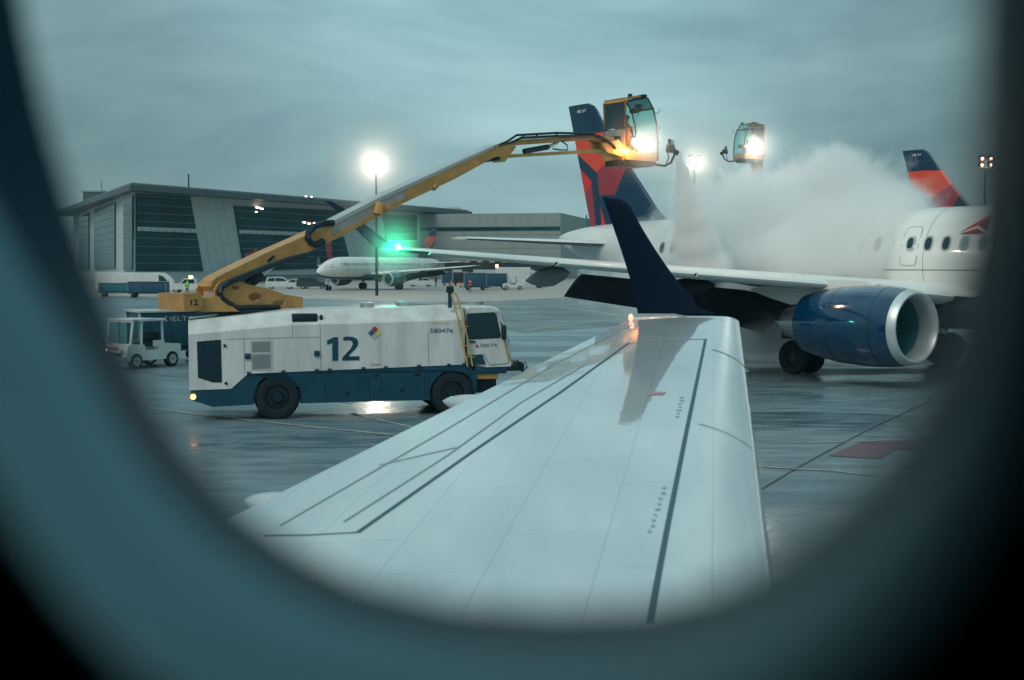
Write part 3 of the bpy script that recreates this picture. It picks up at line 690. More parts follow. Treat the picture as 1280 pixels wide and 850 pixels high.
# ================================================================== deicing truck
TP0 = Vector((-7.36, 29.2, 0)); TU = Vector((.97, .243, 0)).normalized(); PT = Plane(TP0, TU)
WD = 2.45
def person(name, loc, rz, vest, label, seated=False, helmet=False):
    root = empty('person', loc, rz, label, 'person')
    if seated: J = [((0, 0, .48), .13), ((0, .0, .75), .13), ((0, 0, 1.0), .15), ((0, 0, 1.12), .06)]; leg = lambda s: [((0, s * .1, .46), .09), ((.42, s * .12, .48), .065), ((.44, s * .12, .06), .045), ((.56, s * .12, .03), .04)]
    else: J = [((0, 0, .95), .14), ((0, 0, 1.2), .13), ((0, 0, 1.42), .15), ((0, 0, 1.54), .06)]; leg = lambda s: [((0, s * .1, .88), .095), ((.03, s * .12, .5), .065), ((0, s * .13, .09), .045), ((.14, s * .14, .04), .045)]
    top = J[2][0][2]
    arm = lambda s: [((0, s * .19, top - .02), .06), ((.08, s * .24, top - .3), .045), ((.3, s * .16, top - .36), .035), ((.38, s * .14, top - .35), .03)]
    me = bpy.data.meshes.new('body'); vs = [p for p, _ in J]; rs = [r for _, r in J]; es = [(0, 1), (1, 2), (2, 3)]
    for s in (-1, 1):
        b0 = len(vs); c = leg(s); vs += [p for p, _ in c]; rs += [r for _, r in c]; es += [(0, b0)] + [(b0 + i, b0 + i + 1) for i in range(3)]
        b0 = len(vs); c = arm(s); vs += [p for p, _ in c]; rs += [r for _, r in c]; es += [(2, b0)] + [(b0 + i, b0 + i + 1) for i in range(3)]
    b0 = len(vs); vs += [(.01, 0, top + .20), (.015, 0, top + .30), (.01, 0, top + .36)]; rs += [.085, .095, .06]; es += [(3, b0), (b0, b0 + 1), (b0 + 1, b0 + 2)]
    me.from_pydata(vs, es, []); ob = bpy.data.objects.new('body', me); COL.objects.link(ob)
    sk = ob.modifiers.new('s', 'SKIN'); sub = ob.modifiers.new('u', 'SUBSURF'); sub.levels = sub.render_levels = 1
    for i, r in enumerate(rs): me.skin_vertices[0].data[i].radius = (r, r)
    me.skin_vertices[0].data[0].use_root = True
    dg = bpy.context.evaluated_depsgraph_get(); m2 = bpy.data.meshes.new_from_object(ob.evaluated_get(dg)); bpy.data.objects.remove(ob)
    m2.materials.clear(); m2.materials.append(CLOTH); m2.materials.append(SKIN)
    for p in m2.polygons: p.material_index = 1 if p.center.z > top + .1 or p.center.x > .34 and p.center.z > top - .45 else 0
    m2.shade_smooth(); o = bpy.data.objects.new('body', m2); COL.objects.link(o); o.parent = root
    m = MB(); rr = []
    for z, rx, ry in ((J[0][0][2] - .08, .165, .21), (J[1][0][2], .165, .20), (J[2][0][2] - .03, .17, .225), (J[2][0][2] + .09, .09, .12)): rr.append([(rx * math.cos(2 * math.pi * j / 20), ry * math.sin(2 * math.pi * j / 20), z) for j in range(20)])
    m.loft(catmull_rings(rr), vest, caps=False); m.build('vest', root)
    m = MB(); m.blob((0, 0, top + .31), .115, vest if helmet else BLACK, 2, (1.05, .95, .8)); m.build('helmet' if helmet else 'hair', root)
    return root
def wheel(parent, x, y, r, wdt, name='wheel', rimcol=None):
    m = MB(); h = wdt / 2
    m.lathe([(-h * .9, r * .55), (-h, r * .75), (-h * .9, r * .93), (-h * .6, r), (h * .6, r), (h * .9, r * .93), (h, r * .75), (h * .9, r * .55)], RUBBER, (x, y, r), axis='Y', seg=44)
    for j in range(40):
        t = 2 * math.pi * j / 40; m.box((x + math.cos(t) * r * .985, y, r + math.sin(t) * r * .985), (.04, wdt * .8, .05), RUBBER, Matrix.Rotation(-t, 3, 'Y'))
    w_ = m.build(name, parent)
    m = MB(); rc = rimcol or BLACK
    for s in (-1, 1):
        m.lathe([(s * h * .9, r * .55), (s * h * .5, r * .5), (s * h * .55, r * .3), (s * h * .95, r * .22), (s * h * .95, .01)], rc, (x, y, r), axis='Y', seg=28)
        for j in range(8): t = 2 * math.pi * j / 8; m.cyl((x + r * .4 * math.cos(t), y + s * h * .5, r + r * .4 * math.sin(t)), (x + r * .4 * math.cos(t), y + s * h * .68, r + r * .4 * math.sin(t)), .02, SKIRT, seg=6)
    m.build('rim', w_); return w_
def tz(px, py): return PT.hit(px, py)
def make_truck(number='12'):
    root = empty('deicing_truck', TP0, math.atan2(TU.y, TU.x))
    # upper white body
    st = [(236.5, 404, 417, 488), (262, 401.5, 414.5, 487), (289, 399, 412, 486), (310, 397, 410, 467.2), (364, 391, 405, 464.8), (460, 388.5, 402.5, 460.8), (560, 385.5, 398.8, 456.5), (581, 385, 398, 455.5)]
    m = MB(); rings = []
    for px, yt, ys, yb in st:
        x = tz(px, yb)[0]; zt, zs, zb = tz(px, yt)[1] + .05, tz(px, ys)[1], tz(px, yb)[1]
        rings.append([(x, 0, zb), (x, 0, zs - .03), (x, .05, zs + .04), (x, .32, zt), (x, WD - .32, zt), (x, WD - .05, zs + .04), (x, WD, zs - .03), (x, WD, zb)])
    m.loft(rings, TRUCKW); body = m.build('body', root, smooth=20)
    # lower skirt with wheel arches
    r = .515; xr = tz(347, 500)[0]; xf = tz(566, 495)[0]
    top = [tz(238.5, 488.7), tz(289, 486), tz(310, 467), tz(584, 455.2)]
    zt = .95
    bot = [(tz(238.5, 500)[0], tz(238.5, 500)[1]), (tz(266, 511)[0], .33)]
    P = [(x, z - .004) for x, z in top] + [(tz(596, 478)[0], 1.0), (tz(596, 478)[0], .62)]
    def arch(xc):
        R_ = r + .045; a0 = math.asin(max(-1, min(1, (.36 - .515) / R_))); return [(xc + R_ * math.cos(t), .515 + R_ * math.sin(t)) for t in [a0 + (math.pi - 2 * a0) * i / 16 for i in range(17)]]
    P += arch(xf) + [(xf - r - .35, .36)] + arch(xr) + bot[::-1]
    P = [P[0], P[1], P[2]] + P[3:]; m = MB(); m.prism(P, .02, WD - .02, SKIRT); bmesh.ops.triangulate(m.bm, faces=[f for f in m.bm.faces if len(f.verts) > 4]); skirt = m.build('lower_skirt', root, smooth=20)
    for b_ in (root,):
        for x in (xr, xf):
            for y in (.23, WD - .23): wheel(root, x, y, r, .44)
    m = MB(); m.box(((xr + xf) / 2, WD / 2, .62), (6.6, 1.2, .35), BLACK); m.cyl((xr, .3, .56), (xr, WD - .3, .56), .1, BLACK); m.cyl((xf, .3, .56), (xf, WD - .3, .56), .1, BLACK); m.build('chassis', root)
    # driver's cab
    m = MB(); cp = [tz(583, 455), tz(583, 386), tz(588, 383), tz(618, 383.2), tz(625, 387), tz(631, 405), tz(638, 430), tz(641, 452), tz(640, 458), tz(610, 459)]
    cx0 = cp[0][0] + .02
    rings = []
    for y, ins, dz in ((0.02, .03, 0), (.06, 0, .0), (WD - .06, 0, 0), (WD - .02, .03, 0)): rings.append([(x - (ins if x > cx0 + .2 else 0), y, z - (ins if z > 2 else 0)) for x, z in [(max(cx0, a), b2) for a, b2 in cp]])
    m.loft(rings, TRUCKW); cab = m.build('driver_cab', root, smooth=25)
    # side window, frame
    wp = [tz(*p) for p in ((584.5, 395), (587, 392.5), (617, 391.5), (620, 394), (625, 418), (624, 421.5), (588, 423.5), (585, 421))]
    m = MB(); c = (sum(p[0] for p in wp) / 8, sum(p[1] for p in wp) / 8)
    m.prism([(c[0] + (x - c[0]) * 1.05, c[1] + (z - c[1]) * 1.07) for x, z in wp], .012, .03, BLACK); m.prism(wp, .004, .02, DGLASS); m.build('side_window', cab, smooth=0)
    m = MB(); a, b_, = tz(627, 393), tz(638, 430); m.face([(a[0] + .03, .15, a[1]), (b_[0] + .025, .12, b_[1]), (b_[0] + .025, WD - .12, b_[1]), (a[0] + .03, WD - .15, a[1])], DGLASS); m.build('windscreen', cab, smooth=0)
    m = MB(); dp = [tz(*p) for p in ((583.5, 392), (622, 390), (633, 430), (636, 454), (612, 456), (605, 443), (584, 444))]
    for (x, z), (x2, z2) in zip(dp, dp[1:] + dp[:1]): m.tube([(x, .013, z), (x2, .013, z2)], .008, GREYP, 6)
    m.box((tz(590, 427)[0], .0, tz(590, 427)[1]), (.16, .04, .04), BLACK); m.build('door_trim', cab)
    m = MB(); sp = [tz(*p) for p in ((584.5, 444), (603, 443), (607, 455.5), (584.5, 456.5))]; m.prism(sp, -.003, .05, SKIRT); m.build('step_well', cab, smooth=0)
    a, b_ = tz(594, 467), tz(624, 474); m = MB(); m.box(((a[0] + b_[0]) / 2, .7, (a[1] + b_[1]) / 2), (b_[0] - a[0], 1.2, a[1] - b_[1]), YELLOW, bevel=.02); m.build('jack_beam', root)
    a, b_ = tz(594, 457), tz(634, 467); m = MB(); m.box(((a[0] + b_[0]) / 2, WD / 2, (a[1] + b_[1]) / 2), (b_[0] - a[0], WD - .08, a[1] - b_[1]), SKIRT, bevel=.03)
    a, b_ = tz(626, 452), tz(655, 465); m.box(((a[0] + b_[0]) / 2, WD / 2, (a[1] + b_[1]) / 2), (b_[0] - a[0], WD - .1, a[1] - b_[1] - .05), BLACK, bevel=.05)
    for i in range(4): m.tube([(b_[0] - .25 + .1 * i, .1, a[1] - .03), (b_[0] - .15 + .08 * i, .03, a[1] + .02 - .05 * i), (b_[0] - .02, .1, b_[1])], .02, BLACK, 6)
    m.build('bumper', root)
    m = MB(); a = tz(628, 415); m.box((a[0], -.14, a[1]), (.10, .18, .36), BLACK, bevel=.03); m.tube([(a[0] + .02, -.1, a[1] - .18), tuple((tz(633, 440)[0], -.06, tz(633, 440)[1])), (tz(641, 455)[0], .05, tz(641, 455)[1])], .022, LYEL); m.tube([(a[0], -.1, a[1] + .15), (a[0] - .05, .06, a[1] + .25)], .015, BLACK); m.build('mirror', root)
    # ladder rails, camera mast
    m = MB()
    for off in (0, 7.5):
        pts = [tz(584 + off * .8, 458), tz(576 + off, 421), tz(571 + off * .85, 395), tz(564 + off, 369 + off * .3)]
        m.tube([(x, -.06 - .0 * off, z) for x, z in pts] , .02, LYEL)
    a = tz(564, 369); c_ = tz(571, 371); m.tube([(a[0], -.06, a[1]), (a[0] + .05, -.06, a[1] + .05), (c_[0] - .04, -.06, c_[1] + .07), (c_[0], -.06, c_[1])], .02, LYEL)
    for py in (385, 408, 432, 446):
        p = tz(573 + (py - 390) * .22 - 1, py); m.tube([(p[0] - .04, -.06, p[1]), (p[0] + .17, -.06, p[1])], .012, LYEL, 6)
    m.build('ladder', root)
    m = MB(); a, b_ = tz(563.5, 385), tz(563.5, 366); m.cyl((a[0], .1, a[1]), (a[0], .1, b_[1]), .05, SKIRT, seg=12); m.box((a[0], .1, b_[1] + .05), (.18, .12, .1), BLACK, bevel=.02); m.cyl((a[0] - .08, .1, b_[1] + .12), (a[0] + .08, .1, b_[1] + .12), .04, BLACK, seg=10); m.build('camera_mast', root)
    # panels and grilles
    def panel(name, pts, mat, y=-.008, y1=.02): m = MB(); m.prism([tz(*p) for p in pts], y, y1, mat); return m.build(name, body, smooth=0)
    panel('air_grille', [(246, 427), (276, 424.5), (277.5, 478), (266, 478), (247.5, 472)], BLACK)
    m = MB()
    for i in range(14): a, c_ = tz(248, 430 + i * 3), tz(275.5, 428.5 + i * 3); m.box(((a[0] + c_[0]) / 2, -.012, (a[1] + c_[1]) / 2), (c_[0] - a[0], .012, .014), SKIRT)
    m.build('grille_slats', body)
    panel('vent_frame', [(313, 425.5), (341, 424.8), (341.5, 463), (313.8, 463.5)], LGREY, -.004); 
    for q in ([(315, 427.5), (337.5, 427), (337.5, 439), (315, 439.7)], [(315.5, 443.5), (337.8, 443), (338, 460), (315.8, 461)]): panel('louvre', q, GREYP, -.012)
    panel('access_panel', [(479, 428), (519, 426), (519, 457), (479, 459)] if 0 else [(462.5, 426.5), (475, 426), (475.5, 456.5), (463, 457)], TRUCKW, -.006)
    panel('access_panel', [(548, 421.5), (561, 421), (562, 450.5), (549, 451)], TRUCKW, -.006)
    m = MB()
    for q in ([(283, 424), (305, 423.5), (306, 466)], [(305.5, 423.5), (400, 421.3)], [(400, 404.5), (401, 463)], [(305, 411), (305, 411.3)], [(365.5, 405), (366, 422)], [(535, 414), (536, 456)]):
        pts = [tz(*p) for p in q]
        for (x, z), (x2, z2) in zip(pts, pts[1:]): m.tube([(x, 0, z), (x2, 0, z2)], .007, GREYP, 6)
    m.build('panel_joint', body)
    for (px, py) in ((309.5, 445.2), (396, 441.8)):
        a = tz(px, py); m = MB(); m.box((a[0], -.02, a[1]), (.13, .06, .13), SKIRT, bevel=.02); m.build('handle', body)
    for (px, py) in ((281, 432), (282.5, 479), (437, 384 + 0)):
        if py > 400: a = tz(px, py); m = MB(); m.cyl((a[0], -.03, a[1]), (a[0], .01, a[1]), .035, BLACK, seg=12); m.build('latch', body)
    m = MB()
    for px in (311, 354, 396, 412, 454, 482, 524, 561, 580): a = tz(px, interp([(311, 466), (584, 455)], px)); m.box((a[0], -.02, a[1]), (.09, .05, .06), SKIRT, bevel=.012)
    m.build('hinge_row', skirt)
    m = MB()
    for px in (407, 462, 477, 531, 536): a, c_ = tz(px, 470), tz(px, 497); m.tube([(a[0], .018, a[1]), (a[0], .018, c_[1])], .006, BLACK, 5)
    for (px, py, s_) in ((434, 491, .09), (470, 469, .08), (503, 487, .11), (521, 466, .14)): a = tz(px, py); m.box((a[0], .01, a[1]), (s_, .03, s_), BLACK, bevel=.01)
    a = tz(523, 458); m.cyl((a[0], -.04, a[1]), (a[0], .0, a[1]), .04, BLACK); m.build('skirt_fittings', skirt)
    # roof gear
    panel('roof_vent', [(365.5, 392.5), (396.5, 391.8), (397, 402.8), (366, 403.4)], BLACK, .1, .5) if 0 else None
    a, c_ = tz(365.5, 403), tz(397, 392); m = MB(); m.box(((a[0] + c_[0]) / 2, .16, (a[1] + c_[1]) / 2), (c_[0] - a[0], .24, c_[1] - a[1]), BLACK, bevel=.02); m.build('roof_vent', body)
    a = tz(402, 398); m = MB(); m.box((a[0], .1, a[1] + .02), (.07, .06, .12), BLACK, bevel=.01); m.build('work_lamp', body)
    m = MB(); zr = tz(460, 388)[1] + .08
    for x, y, s_ in ((4.2, 1.0, .35), (5.2, 1.3, .5), (6.3, .9, .4), (6.9, 1.5, .6)): m.cyl((x, y, zr - .05), (x, y, zr + .07), s_ / 2, STEEL, seg=20)
    m.box((5.8, 1.7, zr + .05), (1.6, .3, .1), LGREY, bevel=.02); m.build('tank_hatches', body)
    a, c_ = tz(258, 393.5), tz(302, 389); m = MB(); m.box(((a[0] + c_[0]) / 2, 1.6, a[1] + .1), (1.2, .5, .22), LGREY, bevel=.03); m.build('reservoir', body)
    # rear bumper light
    a = tz(241.5, 496); m = MB(); m.cyl((a[0], -.03, a[1]), (a[0], .03, a[1]), .06, glow('amber_marker', (1, .38, .08), 7), seg=16); m.build('marker_light', root)
    # lettering
    a, c_ = tz(409, 451), tz(449, 421); hh, ww_ = c_[1] - a[1], c_[0] - a[0]
    m = MB(); m.prism([(a[0] + ww_ * u_, a[1] + hh * v_) for u_, v_ in ((.16, 0), (.34, 0), (.34, 1), (.20, 1), (0, .86), (0, .68), (.16, .76))], -.010, .004, SKIRT); d1 = m.build('fleet_number', body, smooth=0)
    arc = [(.53, .88), (.60, .94), (.74, .93), (.80, .84), (.79, .68), (.72, .52), (.52, .20), (.50, .085)]
    m = MB(); P2 = [(.50, .84), (.50, .99), (.62, 1.02), (.78, 1.01), (.92, .93), (.97, .78), (.95, .62), (.86, .46), (.70, .26), (.665, .17), (1.0, .17), (1.0, 0), (.47, 0), (.47, .13), (.60, .32), (.73, .50), (.79, .66), (.79, .77), (.74, .84), (.66, .86), (.58, .86)]
    m.prism([(a[0] + ww_ * u_, a[1] + hh * v_) for u_, v_ in P2], -.010, .004, SKIRT); m.build('fleet_number', body, smooth=0)
    a, c_ = tz(537.5, 416), tz(566, 410.5); text('580476', 'serial_number', body, SKIRT, a[0], a[1], c_[1] - a[1], width=c_[0] - a[0], bold=0)
    a, c_ = tz(538, 405.5), tz(563, 402); text('Tempest', 'lettering', body, SIGNY, a[0], a[1], c_[1] - a[1], width=c_[0] - a[0], bold=.004)
    a, c_ = tz(601, 433.5), tz(622, 429.5); text('DELTA', 'lettering', cab, SKIRT, a[0], a[1], c_[1] - a[1], width=c_[0] - a[0], y=.008, bold=0)
    m = MB(); p = [tz(594, 434), tz(596.3, 430), tz(598.8, 434)]; m.prism(p, .006, .02, CRIM); m.build('emblem', cab, smooth=0)
    a = tz(468.5, 416.2); s_ = .165; m = MB(); g_ = .008
    for (dx, dz, mt) in ((0, 1, CRIM), (-1, 0, BLUE), (1, 0, SIGNY), (0, -1, LGREY)):
        cx, cz = a[0] + dx * s_ / 2 * 1.02, a[1] + dz * s_ / 2 * 1.02 ; h = s_ / 2 - .002; m.face([(cx - h, -.012, cz), (cx, -.012, cz - h), (cx + h, -.012, cz), (cx, -.012, cz + h)], mt)
    m.build('hazard_placard', body, smooth=0)
    a, c_ = tz(463, 457), tz(476, 454.5); text('TANK', 'lettering', body, CRIM, a[0], a[1], .05, width=c_[0] - a[0])
    return root
truck = make_truck(); tag(truck, 'white and dark blue deicing truck number 12 with its yellow boom raised, nearest the wing', 'deicing truck', 'deicing trucks')
TM = Matrix.Translation(TP0) @ Matrix.Rotation(math.atan2(TU.y, TU.x), 4, 'Z'); TI = TM.inverted()

# ---- boom (built in the world, then carried by the truck)
BA = W(300, 380, 31.0); CB = W(798, 165, 41.0)
bu = Vector((CB.x - BA.x, CB.y - BA.y, 0)).normalized(); PB = Plane((BA.x, BA.y), bu)
def bf3(x, z, y): return PB.p + PB.u * x + PB.n * y + Vector((0, 0, z))
def boom_part(name, pts, th, mat, parent, yc=0):
    m = MB(); q = PB(pts)
    m.prism(q, yc - th / 2, yc + th / 2, mat, bf3)
    bmesh.ops.bevel(m.bm, geom=[e for e in m.bm.edges], offset=.025, segments=1, affect='EDGES') if 0 else None
    bmesh.ops.transform(m.bm, matrix=TI, verts=m.bm.verts); return m.build(name, parent, smooth=25)
def boom_tubes(name, items, parent):
    m = MB()
    for pts, r, mat, yc in items: m.tube([tuple(bf3(*PB.hit(*p), yc)) for p in pts], r, mat)
    bmesh.ops.transform(m.bm, matrix=TI, verts=m.bm.verts); return m.build(name, parent)
def hole(cx, cy, rx, ry, n=14): return [(cx + rx * math.cos(2 * math.pi * i / n), cy + ry * math.sin(2 * math.pi * i / n)) for i in range(n)]
def plate_with_holes(name, outline, holes, th, mat, parent, yc=0):
    from mathutils.geometry import tessellate_polygon
    loops = [[Vector((*PB.hit(*p), 0)) for p in outline]] + [[Vector((*PB.hit(*p), 0)) for p in h] for h in holes]
    tri = tessellate_polygon(loops); flat = [v for lo in loops for v in lo]; m = MB(); k = m.mi(mat)
    A = [m.bm.verts.new(bf3(v.x, v.y, yc - th / 2)) for v in flat]; B = [m.bm.verts.new(bf3(v.x, v.y, yc + th / 2)) for v in flat]
    for t in tri:
        for S in (A, B):
            try: m.bm.faces.new([S[i] for i in t]).material_index = k
            except ValueError: pass
    s0 = 0
    for lo in loops:
        nn = len(lo)
        for i in range(nn): a, c_ = s0 + i, s0 + (i + 1) % nn; m.bm.faces.new((A[a], A[c_], B[c_], B[a])).material_index = k
        s0 += nn
    bmesh.ops.transform(m.bm, matrix=TI, verts=m.bm.verts); return m.build(name, parent, smooth=25)
turr = boom_part('turret', [(236, 372), (260, 370), (283, 383), (366, 384.5), (366, 388), (236, 389)], 1.1, YELLOW, truck)
boom_part('counterweight', [(213, 366.5), (236, 366), (237, 387.5), (214, 388)], 1.2, YELLOW, turr)
a = PB.hit(222, 381); c_ = PB.hit(231, 373.5)
text('12', 'fleet_number', turr, BLACK, 0, 0, c_[1] - a[1], width=c_[0] - a[0], f3=lambda x, z: tuple(TI @ bf3(a[0] + x, a[1] + z, -.608)), bold=.02)
for yc in (-.42, .42):
    plate_with_holes('turret_plate', [(262, 352), (270, 348.5), (283, 350.5), (302, 356), (322, 360), (345, 368), (358, 370), (366, 371), (366, 385), (283, 384.5), (266, 374), (257, 378), (256, 362)],
                     [hole(306.5, 370.6, 8.5, 5), hole(282, 359, 5, 3.4), hole(337, 378, 9, 3.6)], .05, YELLOW, turr, yc)
boom_part('turret_core', [(262, 356), (275, 357), (285, 372), (300, 384), (262, 386)], .6, BOOMG, turr)
boom_part('rotary_base', [(285, 386), (352, 386), (352, 393), (285, 394)], 1.3, BLACK, truck)
lower = boom_part('lower_arm', [(256, 358), (258, 351), (264, 346), (283, 336.5), (330, 314), (377, 293.5), (408, 279), (408, 297), (367.5, 319), (345, 323.5), (330, 328), (292, 343), (275, 351), (268, 357), (264, 366)], .55, YELLOW, truck)
boom_tubes('hydraulic_ram', [([(310, 356), (326, 343.5)], .13, BLACK, .0), ([(326, 343.5), (345, 329)], .07, STEEL, 0)], truck)
boom_tubes('hydraulic_hose', [([(368, 319.5), (345, 325), (325, 332), (300, 341.5), (275, 351.5), (264, 357.5), (260.5, 365), (263, 372), (272, 379), (283, 385), (300, 384.5), (335, 384)], .075, BLACK, -.5)], lower)
boom_part('slew_stop', [(326, 325), (335, 319), (335.5, 321), (328, 328)], .6, BLACK, lower)
tele = boom_part('telescopic_arm', [(371, 315), (379, 303), (388, 291), (404, 281), (470, 248), (560, 207), (614, 182.5), (612, 195.5), (560, 224), (480, 261), (420, 293)], .42, BOOMG, truck)
boom_part('arm_rail', [(368, 320.5), (374, 313), (420, 289.5), (480, 258), (480, 262.5), (420, 295.5)], .5, YELLOW, tele)
boom_part('arm_top_plate', [(404, 279.5), (470, 246), (560, 205), (614, 181), (614, 184), (560, 209), (470, 251), (406, 284)], .46, LGREY, tele)
boom_part('arm_side_plate', [(480, 257), (560, 219), (611, 193), (612, 196.5), (560, 225), (480, 262.5)], .48, YELLOW, tele)
boom_part('arm_side_plate', [(500, 236), (560, 208.5), (613, 184), (613, 194), (560, 219), (500, 247)], .45, YELLOW, tele)
boom_tubes('cable_chain', [([(408, 279), (396, 279.5), (386, 283), (377, 291), (376, 298), (380, 304), (386, 306.5), (396, 302)], .085, BLACK, -.3)], tele)
boom_tubes('sheave', [([(469, 259), (475, 261.5)], .12, YELLOW, -.28), ([(535, 236), (539, 232)], .09, YELLOW, -.2)], tele)
boom_tubes('pivot_lug', [([(463.5, 268), (466, 254)], .13, YELLOW, -.3)], tele)
boom_part('knuckle', [(614, 182), (634, 181), (638, 184), (630, 195), (624, 203), (619, 197), (612, 196)], .5, YELLOW, truck)
up_ = boom_part('upper_arm', [(630, 179.5), (640, 175.5), (742, 169.5), (762, 172), (764, 180), (750, 182), (738, 174.8), (640, 182), (632, 183.5)], .38, YELLOW, truck)
boom_part('stabiliser_bar', [(628, 193.5), (752, 186.3), (753, 190.3), (630, 197.6)], .2, LYEL, truck)
boom_tubes('pipe_rail', [([(612, 184), (627, 178), (640, 169.5), (690, 166.8), (738, 167.8)], .035, BLACK, -.2), ([(616, 183.5), (630, 180), (645, 173), (690, 170.8), (740, 170.5)], .04, BLACK, -.22),
    ([(648, 169.3), (648, 174)], .03, BLACK, -.2), ([(665, 168.3), (665, 173)], .03, BLACK, -.2), ([(690, 167), (690, 172)], .03, BLACK, -.2)], up_)
boom_tubes('hydraulic_ram', [([(652, 189.5), (682, 184)], .08, BLACK, -.1), ([(682, 184), (694, 178.5)], .05, STEEL, -.1), ([(696, 177), (703, 182), (703, 188), (694, 188), (685, 186.5)], .022, BLACK, -.2), ([(597, 203), (600, 201.5), (620, 199)], .05, BLACK, -.1)], up_)
boom_tubes('hydraulic_hose', [([(739, 171), (748, 174), (756, 180), (762, 186)], .05, BLACK, -.25)], up_)
boom_part('cab_bracket', [(744, 180), (766, 175), (775, 190), (770, 196), (752, 191)], .5, YELLOW, truck)

def glow_ball(name, c, rad, dens, ani=0):  # ball of vapour added round a lamp to make its glow
    mt, n, l, b = new_mat('added_glow_volume'); n.remove(b); tc = n.new('ShaderNodeTexCoord')
    d = n.new('ShaderNodeVectorMath'); d.operation = 'LENGTH'; l.new(tc.outputs['Object'], d.inputs[0])
    f = n.new('ShaderNodeMapRange'); f.interpolation_type = 'SMOOTHSTEP'; f.inputs[1].default_value = 0; f.inputs[2].default_value = rad; f.inputs[3].default_value = dens; f.inputs[4].default_value = 0; l.new(d.outputs['Value'], f.inputs[0])
    pv = n.new('ShaderNodeVolumePrincipled'); pv.inputs['Color'].default_value = (.98, .98, .96, 1); pv.inputs['Anisotropy'].default_value = ani; pw_ = n.new('ShaderNodeMath'); pw_.operation = 'POWER'; pw_.inputs[1].default_value = 2.0; f.interpolation_type = 'LINEAR'; f.inputs[3].default_value = 1; l.new(f.outputs[0], pw_.inputs[0]); ml_ = n.new('ShaderNodeMath'); ml_.operation = 'MULTIPLY'; ml_.inputs[1].default_value = dens; l.new(pw_.outputs[0], ml_.inputs[0]); l.new(ml_.outputs[0], pv.inputs['Density']); l.new(pv.outputs[0], n['Material Output'].inputs['Volume'])
    m = MB(); m.blob((0, 0, 0), rad, mt, 3); o = m.build(name, smooth=0); o.location = c; o['kind'] = 'stuff'; return o
FLOOD = glow('flood_lens', (1, .97, .88), 250); AMBER = glow('amber_beacon_lens', (1, .30, .03), 90)
def operator_cab(parent, loc, rz, sc=1.0, M=None):
    """glazed basket cab, forward along local +x, near side -y; loc = base centre in the world"""
    X = Matrix.Translation(loc) @ Matrix.Rotation(rz, 4, 'Z') @ Matrix.Scale(sc, 4)
    if M is not None: X = M @ X
    def fin(m, name, par, **k): bmesh.ops.transform(m.bm, matrix=X, verts=m.bm.verts); return m.build(name, par, **k)
    hw = .52; prof = [(-.62, 0), (-.62, 1.78), (-.55, 1.86), (.05, 1.98), (.30, 1.90), (.52, 1.60), (.66, 1.15), (.72, .6), (.72, 0)]
    m = MB(); m.prism([(-.66, -.04), (.74, -.04), (.74, .22), (-.66, .22)], -hw, hw, YELLOW); m.prism([(-.6, -.22), (.55, -.22), (.72, -.05), (-.62, -.05)], -hw + .05, hw - .05, BLACK)
    cabm = fin(m, 'operator_cab', parent, smooth=20)
    m = MB()
    for s in (-1, 1):
        y = s * hw; pr = [(x, y, z) for x, z in prof]
        m.tube(pr[2:], .03, BLACK); m.tube([pr[0], pr[1], pr[2]], .045, YELLOW); m.tube([(-.62, y, .95), (-.3, y, .95)], .02, BLACK)
    for i in (1, 3, 5, 8): m.tube([(prof[i][0], -hw, prof[i][1]), (prof[i][0], hw, prof[i][1])], .03, BLACK if i > 3 else YELLOW)
    fin(m, 'cab_frame', cabm)
    m = MB(); m.prism([(-.60, 1.82), (.05, 1.95), (.06, 2.0), (-.62, 1.88)], -hw - .02, hw + .02, YELLOW); fin(m, 'roof', cabm, smooth=20)
    m = MB()
    for s in (-1, 1):
        m.face([(x, s * (hw - .005), z) for x, z in [(-.6, .22)] + prof[1:8] + [(.72, .22)]], CABGLASS)
    for (a, b_) in zip(prof[3:], prof[4:]): m.face([(a[0], -hw, a[1]), (b_[0], -hw, max(b_[1], .22)), (b_[0], hw, max(b_[1], .22)), (a[0], hw, a[1])], CABGLASS)
    m.face([(-.62, -hw + .04, .95), (-.62, hw - .04, .95), (-.62, hw - .04, 1.76), (-.62, -hw + .04, 1.76)], DGLASS); fin(m, 'glazing', cabm, smooth=0, fix=False)
    m = MB(); m.box((-.62, 0, .55), (.05, 2 * hw - .08, .72), GREYP, bevel=.02); m.box((-.72, -.1, .45), (.16, .5, .5), BLACK, bevel=.03); fin(m, 'rear_panel', cabm)
    m = MB(); m.box((-.15, 0, .42), (.5, .5, .12), BLACK, bevel=.04); m.box((-.38, 0, .85), (.12, .5, .8), BLACK, bevel=.04); m.box((-.15, 0, .27), (.2, .2, .2), BLACK); m.box((.42, -.2, .7), (.25, .35, .2), BLACK, bevel=.03); m.box((.4, .25, 1.6), (.2, .3, .15), BLACK, bevel=.03)
    m.tube([(.2, -.3, .25), (.2, -.3, .8)], .025, BLACK); fin(m, 'seat_and_console', cabm)
    m = MB()
    for s in (-1, 1): m.tube([(.60, s * .45, 1.45), (.78, s * .5, 1.5), (.80, s * .5, 1.62)], .012, BLACK, 6)
    m.tube([(.78, -.5, 1.0), (.84, -.5, 1.02)], .015, BLACK, 6); m.tube([(.78, -.5, .55), (.84, -.5, .55)], .015, BLACK, 6); m.box((.25, -.4, 2.0), (.14, .1, .08), BLACK); m.box((-.25, -.3, 1.98), (.1, .1, .1), BLACK); fin(m, 'handrail', cabm)
    # spray nozzle arm
    m = MB(); m.tube([(.6, -.3, -.1), (.9, -.35, -.14), (1.15, -.4, -.16), (1.38, -.42, -.05), (1.5, -.45, .2), (1.48, -.45, .45)], .04, BLACK)
